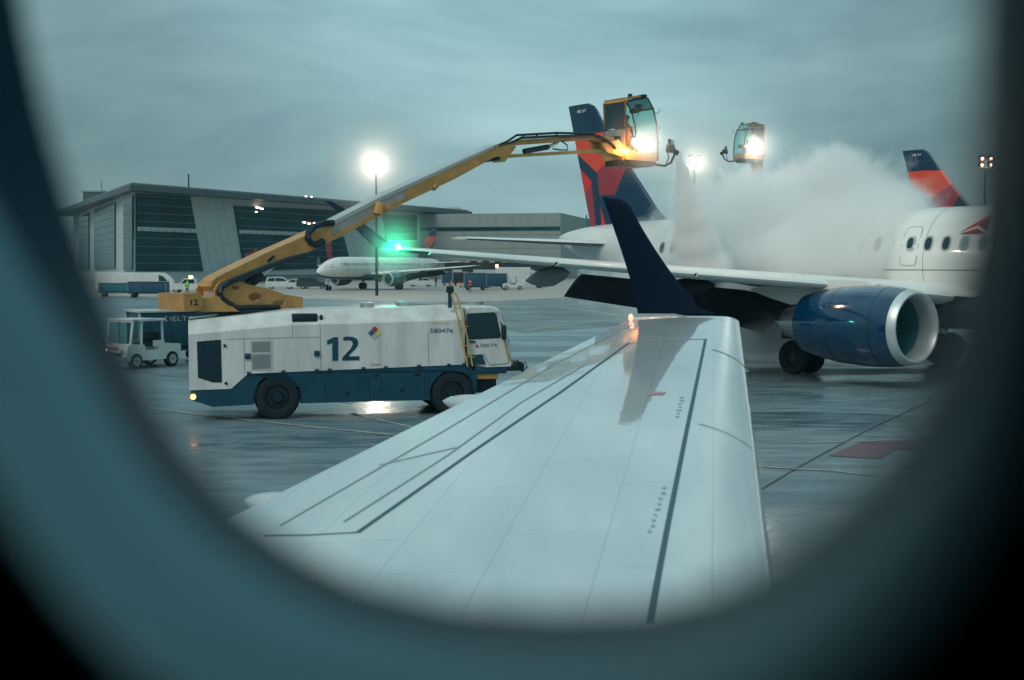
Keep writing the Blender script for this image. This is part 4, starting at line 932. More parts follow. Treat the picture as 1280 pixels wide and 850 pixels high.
    m.cyl((1.2, -.45, .35), (1.42, -.45, .35), .09, BLACK); m.box((1.33, -.45, .42), (.2, .22, .22), BLACK, bevel=.03); m.cyl((1.38, -.45, .4), (1.62, -.45, .26), .06, BLACK, .09); m.box((1.28, -.45, .62), (.06, .1, .16), BLACK); m.box((1.42, -.45, .6), (.05, .08, .12), STEEL); m.tube([(1.2, -.45, .3), (1.28, -.42, .1), (1.2, -.4, -.1)], .02, BLACK, 6)
    fin(m, 'spray_nozzle', cabm)
    return cabm, X
cl0 = W(787, 200, 41.0); cabrz = R(35)
oc, CX = operator_cab(truck, cl0, cabrz, 1.0, TI)
def cab_lamp(parent, X, p, aim, nm, energy, PM, mr, md):
    q = X @ Vector(p); m = MB(); m.cyl(tuple(q), tuple(q + (X.to_3x3() @ Vector(aim)).normalized() * .03), .085, FLOOD, seg=20); o = m.build(nm, parent)
    m = MB(); m.cyl(tuple(q - (X.to_3x3() @ Vector(aim)).normalized() * .12), tuple(q - (X.to_3x3() @ Vector(aim)).normalized() * .003), .05, BLACK, .1, seg=20); m.build('lamp_housing', o)
    lamp('flood', parent, tuple(q + (X.to_3x3() @ Vector(aim)).normalized() * .12), energy, (1, .95, .85), 'SPOT', .08, aim=(X.to_3x3() @ Vector(aim)), spot=150, blend=.8)
    glow_ball('glow_ball', tuple(PM @ (q + (X.to_3x3() @ Vector(aim)).normalized() * .25)), mr, md)
cab_lamp(oc, CX, (-.42, -.70, .50), (.25, -.9, -.15), 'floodlight', 420, TM, 1.6, .25)
q = CX @ Vector((-.62, -.55, .12)); m = MB(); m.cyl(tuple(q), tuple(q + Vector((0, 0, .14))), .07, AMBER, seg=16); m.build('amber_beacon', oc); lamp('amber', oc, tuple(q + Vector((-.05, -.16, .1))), 70, (1, .35, .05), size=.08)
pw = person('person', tuple(TM @ (CX @ Vector((-.15, 0, .02)))), cabrz, HIVIS, 'operator in a hi-vis vest seated inside the near glazed cab at the boom tip', seated=True)

JM = Matrix.Translation(C0) @ Matrix.Rotation(HD, 4, 'Z'); glow_ball('glow_ball', tuple(JM @ Vector((-3.75, -17.2, 4.15))), 1.5, .45)
# ---- second deicing truck beyond the fuselage, its boom raised straight up into the steam
tr2 = empty('deicing_truck', (0, 0, 0), 0, 'second deicing truck beyond the steaming fuselage, its glazed cab raised high above the steam', 'deicing truck', 'deicing trucks')
for ch in list(children(truck)):
    if ch.name.split('.')[0] in ('body', 'lower_skirt', 'wheel', 'chassis', 'driver_cab', 'bumper', 'jack_beam', 'mirror', 'ladder', 'camera_mast'): copy_tree(ch, tr2)
base2 = W(948, 340, 60.5); rzt = R(215); tr2.rotation_euler.z = rzt; tr2.location = (base2.x + 2.5, base2.y + 4.2, 0)
T2 = Matrix.Translation(tr2.location) @ Matrix.Rotation(rzt, 4, 'Z'); T2I = T2.inverted()
c2 = W(937, 198.5, 58)
def up_arm(name, a, b_, w0, w1, mat):
    a, b_ = Vector(a), Vector(b_); m = MB(); q = (b_ - a).to_track_quat('Z', 'Y'); rings = []
    for p, s_ in ((a, w0), (b_, w1)): rings.append([tuple(p + q @ Vector((x * s_, y * s_, 0))) for x, y in ((-.5, -.7), (.5, -.7), (.5, .7), (-.5, .7))])
    m.loft(rings, mat); bmesh.ops.transform(m.bm, matrix=T2I, verts=m.bm.verts); return m.build(name, tr2, smooth=0)
tb = T2 @ Vector((2.0, 1.2, 2.4)); k1 = W(949, 268, 60)
up_arm('turret', tb - Vector((0, 0, .3)), tb + Vector((0, 0, .7)), 1.2, .9, YELLOW)
up_arm('lower_arm', tb + Vector((0, 0, .5)), k1, .6, .45, YELLOW)
up_arm('upper_arm', k1, W(949, 199, 58.3), .38, .34, YELLOW); up_arm('stabiliser_bar', k1 + Vector((-.15, 0, .2)), W(941.5, 199, 58.2), .20, .18, YELLOW)
oc2, CX2 = operator_cab(tr2, c2, R(180 + 24), .80, T2I)
cab_lamp(oc2, CX2, (.40, .60, .60), (.15, .98, -.12), 'floodlight', 1100, T2, 2.4, .13)
person('person', tuple(T2 @ (CX2 @ Vector((-.15, 0, .02)))), R(204), GHIVIS, 'operator in a green hi-vis vest inside the far glazed cab above the steam', seated=True)

# ================================================================== hangar
HC = G(168, 355.5); HC = Vector((HC.x, HC.y, 0)); pc = W(168, 300, HC.y)
HE = W(565, 300, 345); hu = (Vector((HE.x, HE.y, 0)) - HC).normalized(); PH = Plane((HC.x, HC.y), hu)
STONE = paint('grey_cladding_panels', (.44, .52, .53), .55, var=.12, scale=.3)
HGLASS, n, l, b = new_mat('hangar_curtain_glass'); tc = n.new('ShaderNodeTexCoord'); z1 = n.new('ShaderNodeTexNoise'); z1.inputs['Scale'].default_value = .12; z1.inputs['Detail'].default_value = 4; l.new(tc.outputs['Object'], z1.inputs['Vector'])
cr = n.new('ShaderNodeValToRGB'); cr.color_ramp.elements[0].position = .35; cr.color_ramp.elements[0].color = (.001, .022, .034, 1); cr.color_ramp.elements[1].position = .7; cr.color_ramp.elements[1].color = (.004, .07, .09, 1)
l.new(z1.outputs[0], cr.inputs[0]); l.new(cr.outputs[0], b.inputs['Base Color']); b.inputs['Roughness'].default_value = .12; b.inputs['Specular IOR Level'].default_value = .15
ROOFM = paint('dark_roof_fascia', (.07, .10, .12), .4, var=.2, scale=.2)
MULL = paint('glazing_bar', (.12, .20, .22), .4)
hang = empty('glass_hangar', HC, math.atan2(hu.y, hu.x), 'long hangar with dark glass bays and slanted pale cladding under a dark roof edge', 'hangar')
LH = (Vector((HE.x, HE.y, 0)) - HC).length; ph = PH.hit
ztop = ph(168, 240)[1]
HM = Matrix.Translation(HC) @ Matrix.Rotation(math.atan2(hu.y, hu.x), 4, 'Z'); HI = HM.inverted()
HLw = W(92, 300, 352); HLw.z = 0; hl = HI @ HLw
foot = [(0, 0), (LH, 0), (LH, 60), (hl.x, hl.y)]
def foot_prism(m, fp, z0, z1, mat):
    A = [m.bm.verts.new((x, y, z0)) for x, y in fp]; B_ = [m.bm.verts.new((x, y, z1)) for x, y in fp]; k = m.mi(mat); n_ = len(fp)
    for i in range(n_): m.bm.faces.new((A[i], A[(i + 1) % n_], B_[(i + 1) % n_], B_[i])).material_index = k
    m.bm.faces.new(A[::-1]).material_index = k; m.bm.faces.new(B_).material_index = k
m = MB(); foot_prism(m, foot, 0, ztop, STONE); hb = m.build('wall', hang, smooth=0)
m = MB(); foot_prism(m, [(-5, -4), (LH + 4, -4), (LH + 4, 64), (hl.x - 3, hl.y + 5)], ztop, ztop + 1.0, ROOFM); foot_prism(m, [(-4, -3.3), (LH + 3, -3.3), (LH + 3, 63), (hl.x - 2, hl.y + 4)], ztop + 1.003, ztop + 1.4, GREYP); rf = m.build('roof', hang, smooth=0)
m = MB(); a = ph(237, 236); m.cyl((a[0] + 14, 12, ztop + 1), (a[0] + 14, 12, ztop + 5.5), .15, BLACK); m.build('antenna', rf)
m = MB()
for x, y, s_ in ((12, 8, .8), (18, 9, 1.1), (20, 8, .7), (70, 10, .8), (72, 10, .8)): m.box((x, y, ztop + 1.9), (s_, s_, s_), GREYP)
m.build('roof_plant', rf)
def bay(name, pts, mat, y0, y1=.1): m = MB(); q = PH(pts); m.prism(q, y0, y1, mat); return m.build(name, hang, smooth=0), q
def bars(parent, pts, q, step, nm='glazing_bars', mat=None, y=-.36):
    zs = [z for x, z in q]; m = MB(); z = min(zs) + step
    def xr(z):
        xs = []
        for (x1, z1), (x2, z2) in zip(q, q[1:] + q[:1]):
            if (z1 > z) != (z2 > z): xs.append(x1 + (x2 - x1) * (z - z1) / (z2 - z1))
        return (min(xs), max(xs)) if xs else None
    while z < max(zs) - .3:
        r_ = xr(z)
        if r_: m.box(((r_[0] + r_[1]) / 2, y, z), (r_[1] - r_[0] - .05, .12, .10), mat or MULL)
        z += step
    return m.build(nm, parent, smooth=0)
def zband(parent, q, pa, pb, h):
    a, c_ = ph(*pa), ph(*pb); m = MB(); m.box(((a[0] + c_[0]) / 2, -.45, (a[1] + c_[1]) / 2), (c_[0] - a[0], .3, h), LGREY)
    for i in range(int((c_[0] - a[0]) / 2.2)): m.box((a[0] + 1 + i * 2.2, -.62, a[1] + (c_[1] - a[1]) * (1 + i * 2.2) / (c_[0] - a[0]) - .1), (.6, .1, .25), GREYP)
    m.build('balcony_band', parent, smooth=0)
for pts, bnd in (([(169.5, 242), (236.5, 246), (253, 339), (156 + 13.5, 339)], ((170, 286.5), (244, 288.2))), ([(291.5, 257.5), (421, 263), (438, 334), (304.5, 339)], ((297, 290.5), (426, 293.5)))):
    o, q = bay('glass_bay', pts, HGLASS, -.3); bars(o, pts, q, 1.55); zband(o, q, *bnd, .75)
    x0, x1 = min(p[0] for p in q), max(p[0] for p in q)
o, q = bay('glass_bay', [(478, 268), (520, 269), (520, 300), (482, 300)], HGLASS, -.3); bars(o, None, q, 1.55)
# panel joints over the cladding between the bays
m = MB()
for pts in ([(238, 247), (288, 250), (302, 339), (254, 339)], [(422, 258), (477, 261), (482, 334), (439, 334)], [(500, 266), (560, 268), (560, 338), (500, 338)]):
    q = PH(pts); z0, z1 = max(q[2][1], q[3][1]), min(q[0][1], q[1][1])
    for k in range(9):
        z = z0 + (z1 - z0) * k / 8; t = k / 8; xa, xb = q[3][0] + (q[0][0] - q[3][0]) * t, q[2][0] + (q[1][0] - q[2][0]) * t; m.box(((xa + xb) / 2, -.003, z), (xb - xa, .02, .06), GREYP)
    for k in range(1, 5): t = k / 5; m.tube([(q[3][0] + (q[2][0] - q[3][0]) * t, -.004, z0), (q[0][0] + (q[1][0] - q[0][0]) * t, -.004, z1)], .03, GREYP, 4)
m.build('cladding_joints', hb, smooth=0)
# far left return wall glass
def lw(px, zpx): pass
PLw = Plane((HLw.x, HLw.y), HC - HLw)
for pts in ([(119, 262), (145, 253), (145, 335), (119, 337)], [(156, 249), (167, 244.5), (167, 338), (156, 338)], [(100, 272), (112, 266), (112, 337), (100, 338)]):
    q = PLw(pts); m = MB(); m.prism(q, -.3, .1, HGLASS, lambda x, z, y: PLw.p + PLw.u * x + PLw.n * y + Vector((0, 0, z)))
    for k in range(9):
        z = q[2][1] + (min(q[0][1], q[1][1]) - q[2][1]) * k / 9; m.prism([(q[0][0], z), (q[1][0], z), (q[1][0], z + .12), (q[0][0], z + .12)], -.42, -.302, MULL, lambda x, z, y: PLw.p + PLw.u * x + PLw.n * y + Vector((0, 0, z)))
    bmesh.ops.transform(m.bm, matrix=HI, verts=m.bm.verts); m.build('end_glazing', hang, smooth=0)
# warm ceiling lights inside the glass
LW3 = glow('eave_strip_lamp', (1, .45, .2), 1.2); LW = glow('hangar_strip_lamp', (1, .62, .45), 14); LW2 = glow('hangar_red_lamp', (1, .25, .2), 4)
for (px, py, w_, mt) in ((320, 259.5, 1.2, LW), (325, 261, .8, LW), (318, 265, .4, LW), (378, 278, .9, LW), (384, 279.5, .9, LW), (391, 279, .9, LW), (396, 280.5, .5, LW), (380, 245.5, .5, LW), (387, 246, .5, LW), (535, 262.5, 6, LW3), (552, 264, 5, LW3)):
    a = ph(px, py); m = MB(); m.box((a[0], -.5, a[1]), (w_, .12, .22), mt, bevel=.04); m.build('strip_lamp', hang)
REDPATCH = paint('dull_red', (.42, .05, .08), .5)
for pts in ([(404, 300), (412, 298), (414, 325), (408, 326)], [(314, 315), (318, 308), (322, 318), (336, 309), (342, 312), (340, 322), (306, 324), (304, 317)]):  # flat red patches set just in front of the glass
    m = MB(); m.prism(PH(pts), -.40, -.32, REDPATCH); m.build('red_patch', hang, smooth=0)
# ground-level doors, openings
for (x0, x1, y0) in ((320, 334, 346), (300, 313, 346), (436, 446, 348), (486, 493, 345), (520, 533, 341)):
    q = PH([(x0, 356), (x1, 356), (x1, y0), (x0, y0)]); q = [(x, max(z, .1)) for x, z in q]; m = MB(); m.prism(q, -.1, .1, BLACK); m.build('door', hang, smooth=0)
m = MB(); q = PH([(300, 341), (480, 340.5), (480, 343), (300, 343.5)]); m.prism(q, -1.2, .05, LGREY); m.build('canopy', hang, smooth=0)
# grey terminal block behind on the right
B0 = W(521, 300, 330); B1 = W(701, 300, 322); bu2 = Vector((B1.x - B0.x, B1.y - B0.y, 0)); L2 = bu2.length; PB2 = Plane((B0.x, B0.y), bu2)
term = empty('terminal_block', (B0.x, B0.y, 0), math.atan2(bu2.y, bu2.x), 'low grey panelled terminal block with a dark slot, between the hangar and the red fin', 'terminal')
zt = PB2.hit(600, 267)[1]; m = MB(); m.box((L2 / 2, 20, zt / 2), (L2, 40, zt), paint('terminal_grey_panels', (.25, .30, .30), .5, var=.1, scale=.25)); tw_ = m.build('wall', term, smooth=0)
m = MB(); a, c_ = PB2.hit(522, 286.5), PB2.hit(700, 284); m.box((L2 / 2, -.06, a[1]), (L2 - .4, .3, .9), HGLASS); m.build('window_slot', term, smooth=0)
m = MB()
for k in range(1, 9): m.box((L2 * k / 9, -.02, zt / 2), (.06, .1, zt - .4), GREYP)
for z in (2.5, 4.5, 6.5, 8.0, 11.5, 13.2): m.box((L2 / 2, -.025, z * zt / 17), (L2 - .2, .1, .06), GREYP)
m.build('panel_joints', tw_, smooth=0)
m = MB(); q = [PB2.hit(*p) for p in ((556, 350), (700, 350), (700, 326), (556, 326))]; m.prism([(x, max(z, .05)) for x, z in q], -.3, .05, BLACK)
for k in range(8): m.box((q[0][0] + 3 + k * 3.2, -.5, 4.4), (1.4, .3, .5), paint('lit_bay_warm', (.5, .28, .16), .5) if k == 0 else bpy.data.materials['lit_bay_warm'])
m.build('loading_bays', term, smooth=0)
for (px0, px1) in ((560, 578), (592, 626), (640, 668), (680, 698)):
    q = [PB2.hit(*p) for p in ((px0, 352), (px1, 352), (px1, 337), (px0, 337))]; m = MB(); m.prism([(x, max(z, .06)) for x, z in q], -.5, -.31, STONE); m.build('door', term, smooth=0)
# teal sheeted blocks further right
tl = empty('teal_building', W(720, 320, 420) * 1, 0, 'small teal building rising right behind the red fin, beyond the terminal block', 'building'); tl.location.z = 0
TEAL = paint('teal_sheeting', (.02, .17, .20), .5, var=.3, scale=.3)
m = MB()
m.box((-1.5, 0, 8.6), (8, 8, 17.2), TEAL); m.box((3.5, 2, 9.3), (5.5, 8, 18.6), TEAL); m.box((6.5, 1, 8.2), (10, 9, 16.4), TEAL); m.build('wall', tl, smooth=0)
m = MB(); m.box((-1.5, -4.05, 15.7), (7.6, .2, .3), GREYP); m.box((6.5, -3.6, 14.4), (9.6, .2, .3), GREYP); m.cyl((3.5, 2, 18.5), (3.5, 2, 20), .3, GREYP); m.build('trim', tl, smooth=0)
# rooftop block far left
rb = W(121, 300, 330); tl2 = empty('control_block', (rb.x, rb.y, 0), 0, 'dark rooftop block behind the far left end of the hangar roof', 'building')
m = MB(); zz = W(121, 241, 330).z; m.box((0, 0, zz / 2), (5, 5, zz), ROOFM); m.build('wall', tl2, smooth=0); m = MB(); m.box((0, 0, zz + .2), (5.6, 5.6, .4), GREYP); m.cyl((1.5, 0, zz), (1.5, 0, zz + 3), .08, BLACK); m.build('roof', tl2, smooth=0)
# glazed stair tower at the end of the hangar roof
st = W(568, 300, 348); tl3 = empty('roof_lantern', (st.x, st.y, 0), 0, 'pale glass box at the right hand end of the hangar roof', 'building')
m = MB(); zz = W(568, 259, 348).z; m.box((0, 3, zz / 2), (3.6, 4, zz), LGREY); m.build('wall', tl3, smooth=0); m = MB(); m.box((0, .9, zz - 1.5), (3.2, .2, 1.6), TEAL); m.build('window', tl3, smooth=0)

# ================================================================== floodlight masts
LAMPH = glow('mast_flood_lens', (1, .86, .66), 420)
def mast(px, ytop, D, label, n=4, wdt=.26, energy=2500, mt=LAMPH, r=.26, halo=0):
    p = W(px, ytop, D); root = empty('floodlight_mast', (p.x, p.y, 0), 0, label, 'floodlight mast', 'floodlight masts')
    m = MB(); m.cyl((0, 0, 0), (0, 0, p.z - .2), wdt * .7, BLACK, wdt * .4, seg=14); m.build('pole', root)
    m = MB(); m.box((0, 0, p.z - .1), (1.5, .18, .12), GREYP); m.box((0, 0, p.z + .5), (1.3, .16, .1), GREYP); m.cyl((0, 0, p.z - .2), (0, 0, p.z + .7), .08, GREYP); m.build('cross_bar', root)
    for i in range(n):
        x = (-.42, .42)[i % 2]; zz_ = p.z + (.18 if i < 2 else .78); m = MB(); m.box((x, -.1, zz_), (.5, .3, .46), BLACK, Matrix.Rotation(R(-25), 3, 'X'), bevel=.04); h = m.build('lamp_head', root)
        m = MB(); c = Vector((x, -.29, zz_ - .08)); m.cyl(tuple(c), tuple(c + Vector((0, -.03, -.014))), r * .8, mt, seg=18); m.build('lens', h)
    if energy: lamp('flood', root, (0, -.9, p.z + .1), energy, (1, .88, .72), 'POINT', .5)
    if halo: glow_ball('glow_ball', (p.x, p.y - .5, p.z + .2), halo, .07)
    return root
mast(470, 207, 150, 'tall floodlight mast with bright lamps rising behind the yellow boom', energy=1500, halo=9)
mast(868, 207, 135, 'bright floodlight mast behind the falling spray, between the two raised cabs', energy=700, halo=9, r=.18)
mast(1232, 208, 120, 'floodlight mast with small lamps at the far right by the red fin', energy=200, mt=glow('warm_mast_lens', (1, .55, .35), 22), r=.17, wdt=.16)

# ================================================================== vehicles near the hangar and terminal
def vehicle(name, label, cat, px, py, rz, L_, Wd, prof, glassp, mat, wheels, group='vehicles by the buildings', extra=None, wr=.34):
    p = G(px, py); root = empty(name, (p.x, p.y, 0), rz, label, cat, group)
    m = MB(); rings = []
    for y, s_ in ((-Wd / 2, .94), (-Wd / 2 + .08, 1), (Wd / 2 - .08, 1), (Wd / 2, .94)): rings.append([(x * (1 if s_ == 1 else .99), y, .3 + (z - .3) * (1 if s_ == 1 else .97)) for x, z in prof])
    m.loft(rings, mat); m.build('body', root, smooth=20)
    for g in glassp:
        m = MB(); m.prism(g, -Wd / 2 - .012, -Wd / 2 + .05, DGLASS); m.prism(g, Wd / 2 - .05, Wd / 2 + .012, DGLASS); m.build('window', root, smooth=0)
    for x in wheels:
        for s in (-1, 1):
            m = MB(); y = s * (Wd / 2 - .12); m.lathe([(-.11, .01), (-.12, wr * .6), (-.1, wr), (.1, wr), (.12, wr * .6), (.11, .01)], RUBBER, (x, y, wr), axis='Y', seg=20, mats=[STEEL, RUBBER, RUBBER, RUBBER, STEEL]); m.build('wheel', root)
    for s in (-1, 1): m = MB(); m.box((prof_front(prof) + .0, s * (Wd / 2 - .3), .75), (.06, .3, .16), LGREY, bevel=.02); m.build('headlight', root)
    if extra: extra(root)
    return root
def prof_front(P): return max(x for x, z in P if .5 < z < 1.1)
SUV = [(-2.35, .35), (-2.4, .9), (-2.3, 1.1), (-2.1, 1.72), (-.2, 1.8), (.4, 1.7), (1.05, 1.12), (2.2, .98), (2.35, .6), (2.3, .35)]
SUVG = [[(-2.05, 1.14), (-1.9, 1.6), (-.95, 1.68), (-.95, 1.14)], [(-.85, 1.14), (-.85, 1.68), (.3, 1.6), (.85, 1.14)]]
CARP = [(-2.1, .3), (-2.15, .8), (-1.6, 1.0), (-1.1, 1.42), (.2, 1.45), (.95, 1.0), (2.0, .85), (2.15, .5), (2.1, .3)]
CARG = [[(-1.4, 1.0), (-1.0, 1.35), (-.3, 1.38), (-.3, 1.0)], [(-.2, 1.0), (-.2, 1.38), (.2, 1.36), (.75, 1.0)]]
PICK = [(-2.7, .45), (-2.75, 1.15), (-.9, 1.18), (-.8, 1.85), (.6, 1.85), (1.2, 1.25), (2.5, 1.15), (2.65, .7), (2.6, .45)]
PICKG = [[(-.7, 1.22), (-.65, 1.75), (.1, 1.75), (.1, 1.22)], [(.2, 1.22), (.2, 1.75), (.55, 1.72), (1.0, 1.22)]]
VAN = [(-2.7, .4), (-2.75, 2.1), (-2.6, 2.2), (1.3, 2.2), (1.9, 1.4), (2.6, 1.15), (2.75, .7), (2.7, .4)]
VANG = [[(.7, 1.35), (.7, 1.95), (1.3, 1.95), (1.65, 1.35)]]
TRK = [(-4.2, .8), (-4.2, 3.2), (1.2, 3.2), (1.2, .8)]
wv = paint('white_vehicle_paint', (.62, .65, .64), .35, coat=.3); dv = paint('dark_vehicle_paint', (.02, .035, .04), .3, coat=.3); bv = paint('blue_tarpaulin', (.012, .075, .15), .55, var=.2, scale=1)
vehicle('suv', 'white sport utility vehicle, leftmost of the parked cars below the boom', 'car', 352, 361, R(8), 4.7, 1.9, SUV, SUVG, wv, (-1.45, 1.4))
vehicle('car', 'white car parked between the white and the dark sport utility vehicles', 'car', 372, 361, R(10), 4.3, 1.8, CARP, CARG, wv, (-1.3, 1.3))
vehicle('suv', 'black sport utility vehicle parked next to the distant jet nose', 'car', 391, 361, R(6), 4.7, 1.9, SUV, SUVG, dv, (-1.45, 1.4))
vehicle('car', 'small white car behind the distant jet engine', 'car', 526, 358, R(190), 4.3, 1.8, CARP, CARG, wv, (-1.3, 1.3))
def beacon(root):
    m = MB(); m.cyl((-.1, 0, 1.86), (-.1, 0, 2.2), .22, glow('pickup_beacon', (1, .42, .05), 30), seg=14); m.build('beacon', root)
vehicle('pickup_truck', 'white pickup truck with an amber roof beacon by the boom counterweight', 'pickup truck', 238, 366, R(185), 5.3, 2.0, PICK, PICKG, wv, (-1.7, 1.65), extra=beacon, wr=.4)
def busx(root):
    m = MB(); m.box((-1.2, 0, 2.2), (6.2, 2.3, .5), LGREY, bevel=.05); m.build('cargo_roof', root)
vehicle('box_van', 'long white box van parked beyond the dark carts at the far left', 'van', 175, 366, R(5), 6, 2.3, [(-5.4, .5), (-5.4, 2.6), (3.0, 2.6), (3.6, 2.2), (4.2, 1.5), (4.4, .9), (4.3, .5)], [[(2.6, 1.5), (2.6, 2.3), (3.2, 2.1), (3.7, 1.5)]], wv, (-3.5, 2.9), wr=.45)
def truckx(root):
    m = MB(); m.prism([(1.35, .6), (1.35, 2.6), (2.2, 2.6), (2.8, 1.8), (3.5, 1.6), (3.7, 1.0), (3.65, .6)], -1.1, 1.1, wv); c_ = m.build('cab', root, smooth=20)
    m = MB(); m.prism([(1.6, 1.7), (1.6, 2.4), (2.15, 2.4), (2.6, 1.7)], -1.12, 1.12, DGLASS); m.build('window', c_, smooth=0); m = MB(); m.cyl((-4.0, -.9, 3.25), (-4.0, -.9, 3.6), .2, glow('truck_red_beacon', (1, .2, .12), 22)); m.build('beacon', root)
vehicle('box_truck', 'white box truck with a tall body beside the terminal doors', 'truck', 653, 360, R(3), 8, 2.4, TRK, [], wv, (-3, 2.6), extra=truckx, wr=.48)
vehicle('van', 'low white van parked behind the blue baggage carts', 'van', 622, 360, R(184), 5.4, 2, VAN, VANG, wv, (-1.8, 1.8))
# baggage carts
def cart(px, py, rz, label, L_=3.4, H=1.7, mat=bv, group='blue covered baggage carts', frame=GREYP, wd=1.6, word=None):
    p = G(px, py); root = empty('baggage_cart', (p.x, p.y, 0), rz, label, 'baggage cart', group)
    m = MB(); m.box((0, 0, .5), (L_, wd, .12), BLACK); m.tube([(L_ / 2, 0, .45), (L_ / 2 + .7, 0, .35)], .04, BLACK); m.build('bed', root)
    m = MB()
    for x in (-L_ / 2 + .05, L_ / 2 - .05):
        for y in (-wd / 2 + .05, wd / 2 - .05): m.cyl((x, y, .5), (x, y, .5 + H), .05, frame, seg=8)
    m.box((0, 0, .55 + H), (L_ + .06, wd + .06, .08), frame, bevel=.02); m.build('frame', root)
    m = MB(); m.box((0, 0, .56 + H / 2), (L_ - .14, wd - .14, H - .06), mat, bevel=.03)
    for k in range(4): m.cyl((-L_ / 2 + .4 + k * (L_ - .8) / 3, -wd / 2 + .06, .7), (-L_ / 2 + .4 + k * (L_ - .8) / 3, -wd / 2 + .06, .4 + H), .03, mat, seg=6)
    cv = m.build('curtain', root)
    if word: text(word, 'lettering', cv, LGREY, -L_ / 2 + 1.0, .7 + H * .62, .17, y=-wd / 2 - .0 + .055, width=1.1)
    for x in (-L_ / 2 + .5, L_ / 2 - .5):
        for s in (-1, 1): m = MB(); m.lathe([(-.06, .02), (-.07, .2), (.07, .2), (.06, .02)], RUBBER, (x, s * (wd / 2 - .15), .21), axis='Y', seg=16); m.build('wheel', root)
    return root
cart(594, 363, R(4), 'blue baggage cart behind the worker in orange, left of its row', 3.2, 1.9); cart(616, 362, R(2), 'long blue covered baggage cart coupled to the white tug', 4.2, 1.8)
cart(575, 357, R(3), 'dark baggage cart nearest the terminal doors', 2.6, 1.8, BLACK, frame=LGREY); cart(559, 357, R(3), 'open grey framed baggage cart left of the cones', 2.0, 1.8, bv, frame=LGREY)
cart(150, 371, R(2), 'dark teal cart at the far left edge of the apron', 4.4, 1.0, TEAL); cart(186, 372, R(2), 'dark blue cart in front of the long white box van', 4.2, 1.2, bv)
# container boxes by the hangar doors
def tug(px, py, rz, label, sc=1.0, light=False):
    p = G(px, py); root = empty('baggage_tug', (p.x, p.y, 0), rz, label, 'baggage tug', 'baggage tugs'); root.scale = (sc,) * 3
    # forward +x
    m = MB(); m.prism([(-1.5, .35), (-1.5, .95), (-.35, 1.0), (-.3, .75), (.4, .75), (.5, 1.0), (1.35, .98 if light else .92), (1.45, .7), (1.45, .35)], -.75, .75, wv); m.build('body', root, smooth=20)
    if light:
        m = MB()
        for s_ in (-1, 1): m.prism([(-.6, .9), (.0, .9), (.0, 1.15), (-.6, 1.15)], s_ * .72 - .02, s_ * .72 + .02, wv); m.tube([(1.2, s_ * .7, .98), (1.05, s_ * .7, 1.98)], .055, wv)
        m.box((1.2, 0, 1.0), (.12, 1.46, .12), wv, bevel=.02); m.box((1.05, 0, 1.98), (.12, 1.5, .1), wv, bevel=.02); m.box((.5, 0, 2.04), (1.3, 1.55, .06), wv, bevel=.02); m.build('cab_frame', root)
        m = MB(); m.face([(1.19, -.66, 1.05), (1.19, .66, 1.05), (1.06, .66, 1.93), (1.06, -.66, 1.93)], CABGLASS); m.build('windscreen', root, smooth=0)
        m = MB(); m.box((1.47, 0, .88), (.03, .5, .08), CRIM); m.box((1.48, .1, .62), (.04, .7, .14), BLACK); m.build('grille', root)
    m = MB(); m.box((1.47, 0, .42), (.1, 1.55, .22), GREYP, bevel=.03); m.build('bumper', root)
    m = MB()
    for x, y in ((-.55, -.68), (-.55, .68), (.62, -.7), (.62, .7)): m.cyl((x, y, .9), (x * .95, y, 1.95), .05, wv, seg=8)
    m.box((.05, 0, 2.0), (1.5, 1.55, .09), wv, bevel=.03); m.build('canopy', root)
    m = MB(); m.face([(.66, -.66, 1.0), (.66, .66, 1.0), (.62, .66, 1.93), (.62, -.66, 1.93)], CABGLASS); m.build('windscreen', root, smooth=0)
    m = MB(); m.box((-.3, 0, .95), (.45, 1.1, .14), BLACK, bevel=.04); m.box((-.5, 0, 1.25), (.1, 1.1, .5), BLACK, bevel=.04); m.build('seat', root); m = MB(); m.tube([(.5, -.3, 1.0), (.25, -.3, 1.25)], .03, BLACK); m.lathe([(-.015, .14), (.015, .17), (-.015, .2)], BLACK, (.25, -.3, 1.27), axis='Z', seg=20); m.build('steering_wheel', root)
    for x in (-1.0, .95):
        for s in (-1, 1): m = MB(); m.lathe([(-.1, .05), (-.12, .2), (-.1, .32), (.1, .32), (.12, .2), (.1, .05)], RUBBER, (x, s * .68, .33), axis='Y', seg=22, mats=[STEEL, RUBBER, RUBBER, RUBBER, STEEL]); m.build('wheel', root)
    for s in (-1, 1):
        on = light and s < 0
        m = MB(); m.cyl((1.44, s * .52, .74), (1.49, s * .52, .74), .10, glow('tug_headlamp', (1, .95, .85), 60) if on else STEEL, seg=16); m.build('headlight', root)
    if light: lamp('headlamp', root, (1.62, -.52, .74), 60, (1, .93, .8), 'SPOT', .06, aim=(1, 0, -.15), spot=100)
    return root
tug(641, 362.5, R(184), 'small white baggage tug at the right end of the blue carts')
# near left tug (forward points left and towards the camera) and its covered cart
tg = tug(177, 459, R(238), 'near white baggage tug with one headlight lit, left of the deicing truck', .84, True)
c1 = cart(222, 454, R(35), 'dark curtained baggage cart with a pale frame behind the near white tug', 3.0, 1.35, SKIRT, 'blue covered baggage carts', LGREY, word='DELTA')
c1.location = (W(214, 400, 47.8).x, 47.8, 0)
